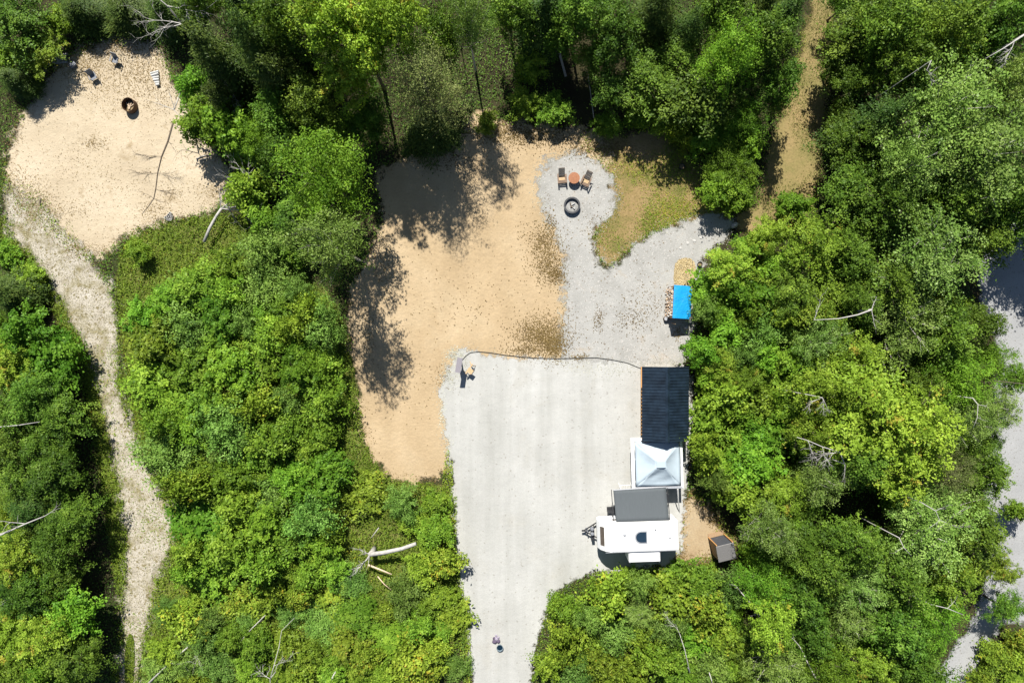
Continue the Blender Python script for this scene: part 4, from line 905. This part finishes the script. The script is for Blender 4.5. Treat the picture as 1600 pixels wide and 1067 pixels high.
for k, (x, y, r, mt) in enumerate(((-0.12,-0.12,0.22,'cloth_dark'),(0.18,-0.14,0.18,'cloth_dark'),(0.05,0.1,0.2,'cloth_pale'),(-0.15,0.16,0.12,'cloth_dark'),(0.2,0.18,0.12,'cloth_pale'),(0.05,0.34,0.11,'cloth_pale'))):
    mb = MB().lathe([(0,r*1.1),(r*0.6,r*0.9),(r,r*0.4),(r*0.9,0)], n=9, sy=0.8); mb.v = [(a+random.uniform(-.03,.03), b+random.uniform(-.03,.03), c) for a,b,c in mb.v]
    mb.build('fold', M[mt], bd, (x,y,0), (0,0,k))
for k, (x, y) in enumerate(((1063,388),(1074,380),(1085,376.5),(1095,371),(1106,367))):
    s = MB().lathe([(0,0.05),(0.12,0.045),(0.15,0.0)], n=8, sy=0.75+0.05*k); s.v = [(a+random.uniform(-.02,.02), b+random.uniform(-.02,.02), c) for a,b,c in s.v]
    o = s.build('stepping_stone', M['stone'], loc=W(x,y)+Vector((0,0,0.02)), rot=(0,0,k*1.3))
    tag(o, 'pale stepping stone on the upper gravel path, ' + ('closest to', 'second closest to', 'third closest to', 'fourth closest to', 'farthest from')[k] + ' the blue tarp', 'stepping stone', 'stepping stones on the upper gravel path')
# rusty fire ring on the pale sand
fr_ = empty('fire_ring', W(203,165.5,0.3), 0, 'rusty round steel fire ring on the pale sand', 'fire ring'); fr_.location.z = 0.014
MB().lathe([(0.56,0),(0.57,0.62),(0.59,0.62),(0.60,0.0)], n=28, sx=0.9).build('ring', M['rust'], fr_)
MB().lathe([(0.55,0.06),(0.3,0.14),(0,0.12)], n=20, sx=0.9).build('ash_bed', M['dead_litter'], fr_)
for k in range(4): MB().tube([(-0.3,0,0),(0.28,0.02,0)], 0.04, 5).build('stick', M['log_end'], fr_, (0.05-0.08*k,0.02*k,0.2), (0,0,0.6+k*0.5))
# short stack of pale logs
ps = empty('log_stack', W(243,122,0.2), math.radians(12), 'short stack of pale split birch logs above the rusty fire ring', 'firewood'); ps.location.z = 0.014
for k in range(6): MB().tube([(-0.36+0.03*k,0,0),(0.36-0.05*k,0.01,0)], [0.11,0.10], 7).build('log', M['birch'], ps, (0.02*k,0.5-k*0.215,0.12+0.05*(k%2)), (k,0,random.uniform(-.1,.1)))
# cinder blocks
cbk = empty('block_heap', W(265.5,339,0.1), 0.3, 'small heap of pale concrete blocks at the lower edge of the pale sand', 'blocks'); cbk.location.z = 0.014
for k, (x, y, z, a) in enumerate(((-0.25,0.05,0.1,0.2),(0.12,-0.1,0.1,1.1),(0.05,0.22,0.1,0.5),(-0.1,-0.22,0.1,-0.4))):
    bm_ = MB()
    for dx in (-0.17,0,0.17): bm_.box((dx,0,0),(0.04,0.19,0.19))
    for dy in (-0.085,0.085): bm_.box((0,dy,0),(0.302,0.022,0.19))
    bm_.build('block', M['stone'], cbk, (x,y,z), (0,0,a))
# grey chairs and boards near the top of the pale sand
def camp_chair(x, y, rz, label):
    c = empty('camp_chair', W(x,y,0.3), rz, label, 'chair', 'grey camp chairs on the pale sand'); c.location.z = 0.014
    MB().box((0,0,0.40),(0.52,0.5,0.03)).build('seat', M['grey_plastic'], c, bevel=0.01)
    MB().box((0,0.30,0.68),(0.52,0.04,0.6), m=Matrix.Rotation(-0.35,3,'X')).build('backrest', M['grey_plastic'], c, bevel=0.01)
    for sx in (-1,1):
        MB().box((sx*0.29,-0.02,0.6),(0.07,0.52,0.03)).build('armrest', M['grey_plastic'], c)
        for sy in (-1,1): MB().bar((sx*0.27,sy*0.26,0.0),(sx*0.25,sy*0.2,0.6 if sy < 0 else 0.4),0.03).build('leg', M['black_metal'], c)
camp_chair(147,121,0.5,'grey camp chair among dry brush above left of the rusty fire ring'); camp_chair(181,95,-0.3,'grey camp chair at the top of the pale sand, furthest up')
pbd = empty('board_pile', W(88,92,0.2), math.radians(6), 'pile of long grey weathered boards at the top left of the pale sand', 'boards'); pbd.location.z = 0.01
for k in range(6): MB().box((0,0,0),(1.75-0.1*(k%3),0.19,0.05)).build('board', M['board'], pbd, (0.05*(k%2),-0.28+0.2*(k%4),0.03+0.055*(k//4)), (0,0,random.uniform(-.08,.08)))
bx_ = MB().box((0,0,0.13),(0.5,0.36,0.26)).box((0,0,0.28),(0.54,0.4,0.04)).build('crate', M['grey_plastic'], loc=W(116,103)+Vector((0,0,0.014)), rot=(0,0,0.7), bevel=0.02)
tag(bx_, 'small grey lidded crate beside the pile of boards', 'crate')
for k, (x, y, a, l_, lab) in enumerate(((315,246,0.35,0.9,'short pale stick on the shaded right end of the pale sand, upper of two'),(318,250,0.3,0.7,'short pale stick on the shaded right end of the pale sand, lower of two'),(64,315,1.45,0.6,'short dark stick standing out on the lower left of the pale sand'))):
    tag(MB().tube([(-l_/2,0,0.06),(0,0.03,0.07),(l_/2,0,0.05)], [0.05,0.05,0.035], 6).build('stick', M['dead_wood'] if k < 2 else M['dark_twig'], loc=W(x,y)+Vector((0,0,0.014)), rot=(0,0,a)), lab, 'stick')
# rock pile on the left edge
rp = empty('rock_pile', W(16,542,0.3), 0, 'pile of pale grey rocks among the trees at the left edge', 'rocks')
rp.location.z = 0
for k in range(16):
    r = random.uniform(0.16,0.32); mb = MB().lathe([(0,r),(r*0.7,r*0.85),(r,r*0.3),(r*0.8,-r*0.2)], n=7); mb.v = [(a+random.uniform(-.05,.05),b+random.uniform(-.05,.05),c+random.uniform(-.04,.04)) for a,b,c in mb.v]
    mb.build('rock', M['stone'], rp, (random.uniform(-0.35,0.45)+0.02*k, 0.95-k*0.13, random.uniform(0.05,0.4)), (0,0,k))

# ------------------------------------------------------------------ dead wood
def limb(mb, a, d, ln, r, depth, spread=0.6, droop=0.0):
    pts = [a]; p = a.copy(); dv = d.normalized(); n = 4
    for i in range(n):
        dv = (dv + Vector(rng.normal(0, 0.13, 3)) + Vector((0,0,droop))).normalized(); p = p + dv*ln/n; p.z = max(p.z, 0.05); pts.append(p.copy())
    mb.tube(pts, [r*(1-0.8*i/n) for i in range(n+1)], 5, cap=False)
    if depth > 0:
        for i in range(1, n+1):
            for _ in range(2 if depth > 1 else 1):
                nd = (dv + Vector(rng.normal(0, spread, 3))).normalized(); limb(mb, pts[i].copy(), nd, ln*rng.uniform(0.35,0.6), r*(1-0.8*i/n)*0.6+0.006, depth-1, spread)

def dead(name, pts, r0, r1, label, cat, mat, branches=(), twigs=2, spread=0.6):
    """pts: (px, py, z) trunk line; branches: (index, dx, dy, dz, length, radius, depth)"""
    P = [W(*p) for p in pts]; base = P[0].copy(); base.z = 0
    t = empty(name, base, 0, label, cat)
    n = len(P); MB().tube([p - base for p in P], [r0+(r1-r0)*i/(n-1) for i in range(n)], 8).build('trunk', mat, t, smooth=True)
    e = 0 if r0 > r1 else n-1
    if P[e].z > 1.2:                                   # the stem it stands on, hidden under the leaves
        a_, r_ = P[e] - base, max(r0, r1)
        MB().tube([a_, Vector((a_.x*0.995+0.05, a_.y*0.995, a_.z*0.5)), Vector((a_.x+0.1, a_.y+0.05, -0.05))], [r_, r_*1.15, r_*1.4], 8).build('stem', mat, t, smooth=True)
    for (i, dx, dy, dz, ln, r, dep) in branches:
        mb = MB(); limb(mb, P[i]-base, Vector((dx,dy,dz)), ln, r, dep, spread); mb.build('branch', mat, t, smooth=True)
    return t
DW = M['dead_wood']
dead('fallen_log', [(650,849,1.9),(628,857,1.7),(600,863,1.5),(578,866,1.4)], 0.15, 0.19, 'thick pale fallen log lying in the weeds left of the drive', 'log', DW,
     ((3,-0.6,-0.8,0,1.8,0.08,2),(3,-0.3,-0.9,0.1,1.0,0.05,1),(3,-0.8,0.4,0.3,1.0,0.05,2)))
dead('fallen_branch', [(575,882,0.9),(600,892,0.9),(612,897,0.9)], 0.08, 0.06, 'short pale fallen branch just below the thick fallen log', 'branch', M['log_end'])
dead('fallen_branch', [(590,900,0.8),(600,912,0.8),(612,922,0.8)], 0.05, 0.03, 'thin pale fallen branch second below the thick fallen log', 'branch', M['log_end'])
dead('fallen_branch', [(549,794,0.8),(538,808,0.8),(528,821,0.8)], 0.05, 0.035, 'thin grey branch beside the brown bare patch in the weeds', 'branch', DW)
dead('fallen_branch', [(557,795,0.6),(562,801,0.6),(567,808,0.6)], 0.07, 0.06, 'short tan branch right of the brown bare patch in the weeds', 'branch', M['log_end'])
dead('fallen_branch', [(592,824,0.8),(586,832,0.8),(580,840,0.8)], 0.04, 0.03, 'thin pale branch above the thick fallen log', 'branch', DW)
dead('fallen_tree', [(319,378,0.9),(328,356,1.0),(338,338,1.1),(346,326,1.2)], 0.14, 0.11, 'bleached fallen tree with bare branches below the pale sand', 'dead tree', DW,
     ((3,1,0.0,0.05,3.6,0.085,2),(3,0.9,-0.15,0.2,3.0,0.06,2),(3,0.2,0.7,0.4,1.6,0.05,2),(3,0.8,0.6,0.3,2.0,0.06,2)))
dead('dead_tree', [(400,320,0.2),(395,300,1.6),(388,285,2.8)], 0.08, 0.04, 'bare bleached dead tree at the right end of the pale sand', 'dead tree', DW,
     ((1,-0.7,0.5,0.4,2.2,0.05,2),(2,-0.5,0.9,0.4,2.2,0.04,2),(2,0.4,0.8,0.5,1.5,0.03,2),(1,-1,-0.2,0.3,1.8,0.04,2)))
dead('dead_tree', [(290,120,0.2),(280,150,1.6),(272,172,3.2)], 0.06, 0.04, 'bare dead sapling leaning over the pale sand beside the green saplings', 'dead tree', DW,
     ((2,-0.9,0.5,0.2,2.2,0.035,1),(2,0.2,0.9,0.2,1.5,0.035,1),(2,0.6,-0.7,0,1.2,0.03,1),(1,0.3,0.5,0.4,1.0,0.02,1)))
dead('fallen_sapling', [(270,190,0.12),(262,220,0.10),(252,245,0.08),(246,270,0.07),(243,295,0.07),(240,310,0.06),(232,322,0.05),(222,334,0.05)], 0.04, 0.012, 'long thin dark fallen sapling curving down across the pale sand', 'dead tree', M['dark_twig'],
     ((2,-1,-0.1,-0.05,1.6,0.015,2),(3,1,0.05,0,1.6,0.013,2),(3,-1,-0.3,0,1.6,0.012,2),(4,0.9,-0.5,0,1.5,0.012,2),(5,-0.8,0.4,0,1.2,0.01,1),(5,0.9,-0.3,0,1.0,0.01,1),(1,0.6,-0.7,-0.1,1.0,0.015,1)), spread=0.4)
dead('dead_tree', [(300,60,2.0),(285,38,5.0),(262,10,7.0)], 0.08, 0.05, 'bare grey dead tree poking up among the dark top left cedars', 'dead tree', DW,
     ((1,-0.9,0.2,0.2,3.0,0.05,2),(1,-0.9,-0.5,0,2.6,0.05,2),(2,0.8,-0.2,0.2,2.8,0.05,2),(2,-0.6,0.6,0.3,2.6,0.04,2)))
dead('dead_tree', [(350,170,0.5),(358,158,2.5),(362,142,4.2)], 0.06, 0.03, 'small bleached bare tree behind the saplings right of the pale sand', 'dead tree', DW, ((1,-0.5,-0.8,0.2,1.6,0.04,2),(2,0.4,-0.9,0.1,1.5,0.03,2),(2,-0.4,0.5,0.3,1.2,0.03,2)))
def pole(px, r0, r1, label, br=(), mat=None, name='dead_tree'):
    px = [(a, b, max(0.2, c-0.6)) for a, b, c in px]; r0 *= 0.75; r1 *= 0.75
    dead(name, px, r0, r1, label, 'dead tree', mat or DW, br)
pole([(70,806,5.5),(40,818,5.8),(0,836,6),(-20,842,6)], 0.05, 0.10, 'thick pale bare trunk lying through the crowns at the left edge', ((1,-0.9,-0.5,0,2.2,0.05,1),(1,-1,0.1,0.1,2.0,0.04,1),(0,0.9,0.4,0,1.6,0.03,1)))
pole([(62,659,5.2),(30,664,5.3),(0,667,5.4)], 0.03, 0.06, 'slender white trunk at the left edge above the thick pale one')
pole([(55,915,4.5),(25,932,4.5),(0,946,4.5)], 0.03, 0.06, 'slender pale trunk at the left edge below the thick pale one', ((1,-0.7,-0.4,0.1,1.2,0.02,1),))
pole([(50,1048,4),(30,1060,4),(10,1075,4)], 0.03, 0.05, 'short pale trunk near the bottom left corner')
pole([(335,978,1.4),(300,1005,1.6),(265,1035,1.8),(232,1067,2)], 0.06, 0.10, 'long grey fallen trunk beside the lower end of the track', ((1,0.5,-0.8,0,1.6,0.04,2),(2,0.9,-0.2,0.1,2.0,0.03,1)), name='fallen_tree')
pole([(460,965,2.0),(440,985,2.2),(436,1010,2.4),(428,1040,2.6),(422,1060,2.6)], 0.02, 0.05, 'crooked white dead sapling in the bushes near the bottom edge', ((4,-0.8,0.2,0,1.4,0.03,2),(3,0.8,0.3,0,1.4,0.02,2),(4,0.2,-1,0,1.0,0.03,2)))
pole([(525,1048,2),(515,1067,2.2)], 0.09, 0.12, 'thick grey stub at the bottom edge left of the drive', name='fallen_log')
pole([(410,965,2),(385,990,2.2),(370,1010,2.2)], 0.05, 0.03, 'thin grey leaning dead trunk in the bushes right of the track', ((1,0.6,0.6,0,1.2,0.02,1),))
pole([(1362,484,8.2),(1340,492,8),(1310,498,7.8),(1272,500,7.6)], 0.09, 0.03, 'thick white bare trunk lying across the crowns right of the blue tarp', ((0,0.5,0.8,0.1,1.0,0.04,1),(0,0.1,-1,0,1.3,0.03,1),(3,0.3,0.9,0.1,1.8,0.025,1)))
pole([(1245,683,8.5),(1262,688,8.7),(1285,698,8.8),(1312,706,8.8),(1320,725,8.5)], 0.035, 0.05, 'bare crooked white branch below left of the big maple', ((1,0.2,-1,0,1.2,0.025,2),(2,0.1,-0.9,0,1.3,0.025,2),(3,-0.9,-0.3,0,1.8,0.03,2),(4,0.3,-0.9,0,1.2,0.025,1)))
pole([(1265,617,9.2),(1285,621,9.4),(1296,645,9.4)], 0.04, 0.02, 'bare white branch spray on the left side of the big maple', ((1,-0.8,-0.6,0,1.2,0.02,2),(1,0.4,-0.9,0,1.0,0.02,2)))
pole([(1425,930,7.5),(1455,944,7.8),(1480,950,8),(1505,960,8)], 0.05, 0.03, 'slender white trunk above the lower end of the road', ((2,0.6,0.4,0,1.2,0.02,1),))
pole([(1440,785,9.0),(1462,798,9.2),(1468,812,9.2),(1500,825,9)], 0.04, 0.02, 'crooked white branch over the poplar near the road', ((2,-0.5,-0.9,0,1.0,0.02,1),(1,0.8,0.4,0,1.0,0.02,1)))
pole([(1405,840,8.8),(1412,855,9.0),(1424,868,9)], 0.045, 0.02, 'short white forked branch in the poplar left of the road', ((1,-0.7,-0.2,0,0.8,0.02,1),))
pole([(1520,622,8.3),(1528,632,8.5),(1527,652,8.5),(1520,670,8.3)], 0.05, 0.02, 'curved white branch beside the sunlit road', ((1,0.9,-0.3,0,0.8,0.02,1),(2,0.8,-0.2,0,0.5,0.015,1)))
pole([(1250,1010,6),(1262,1035,6),(1275,1060,6),(1285,1080,6)], 0.04, 0.10, 'thick white trunk at the bottom edge right of the outhouse', ((0,-0.5,0.8,0,2.2,0.03,1),))
pole([(1158,925,4.5),(1175,945,4.8),(1200,968,5)], 0.05, 0.07, 'pale bare trunk below the outhouse', ((1,0.7,-0.8,0,1.4,0.03,2),(0,-0.6,0.6,0,1.0,0.02,1),(2,0.8,-0.5,0,1.2,0.03,2)))
pole([(857,1028,2.2),(860,1045,2.4),(864,1072,2.6)], 0.06, 0.07, 'straight white trunk at the bottom edge right of the drive')
pole([(1062,990,4),(1070,1015,4.2),(1078,1050,4.2)], 0.03, 0.05, 'slender pale trunk in the bushes below the trailer', ((0,-0.4,0.9,0,1.4,0.02,2),))
pole([(1108,1050,4),(1116,1075,4)], 0.05, 0.06, 'short pale trunk at the bottom edge below the trailer')
pole([(1241,862,5.2),(1260,872,5.4),(1282,886,5.4)], 0.05, 0.04, 'thin white trunk in the crowns right of the outhouse')
pole([(1608,50,12.6),(1585,65,12.6),(1568,76,12.6),(1540,92,12.3)], 0.09, 0.03, 'thick white trunk crossing the upper right edge of the picture', ((1,-0.2,-0.9,0,1.6,0.03,2),(2,0.9,-0.2,0,1.0,0.02,1)))
pole([(1455,95,13.2),(1448,110,13.4)], 0.03, 0.02, 'short white branch tip in the upper right poplars', ((1,0.8,-0.4,0,1.0,0.02,2),))
pole([(712,36,5),(700,50,5.5),(694,56,5.5)], 0.04, 0.03, 'short white branch in the dark gap near the top edge')
pole([(1553,595,6.0),(1575,597,6.0),(1610,601,6.0)], 0.03, 0.035, 'thin dark pole sticking out over the sunlit road', mat=M['dark_twig'])
pole([(838,10,3),(850,40,2.4),(872,75,1.6),(884,120,0.3)], 0.10, 0.14, 'grey leaning trunk in the dark woods above the fire pit', mat=M['pale_bark'])
pole([(918,112,1.5),(922,140,1.0),(928,185,0.2)], 0.03, 0.06, 'thin pale trunk in the shade above the fire pit', mat=M['pale_bark'])
rk_ = MB().lathe([(0,0.4),(0.2,0.36),(0.32,0.2),(0.34,0)], n=9, sy=0.7).build('rock', M['stone'], loc=W(1148,352,0.1), rot=(0,0,0.6)); rk_.location.z = 0.0
tag(rk_, 'grey rock at the upper end of the gravel path', 'rock')
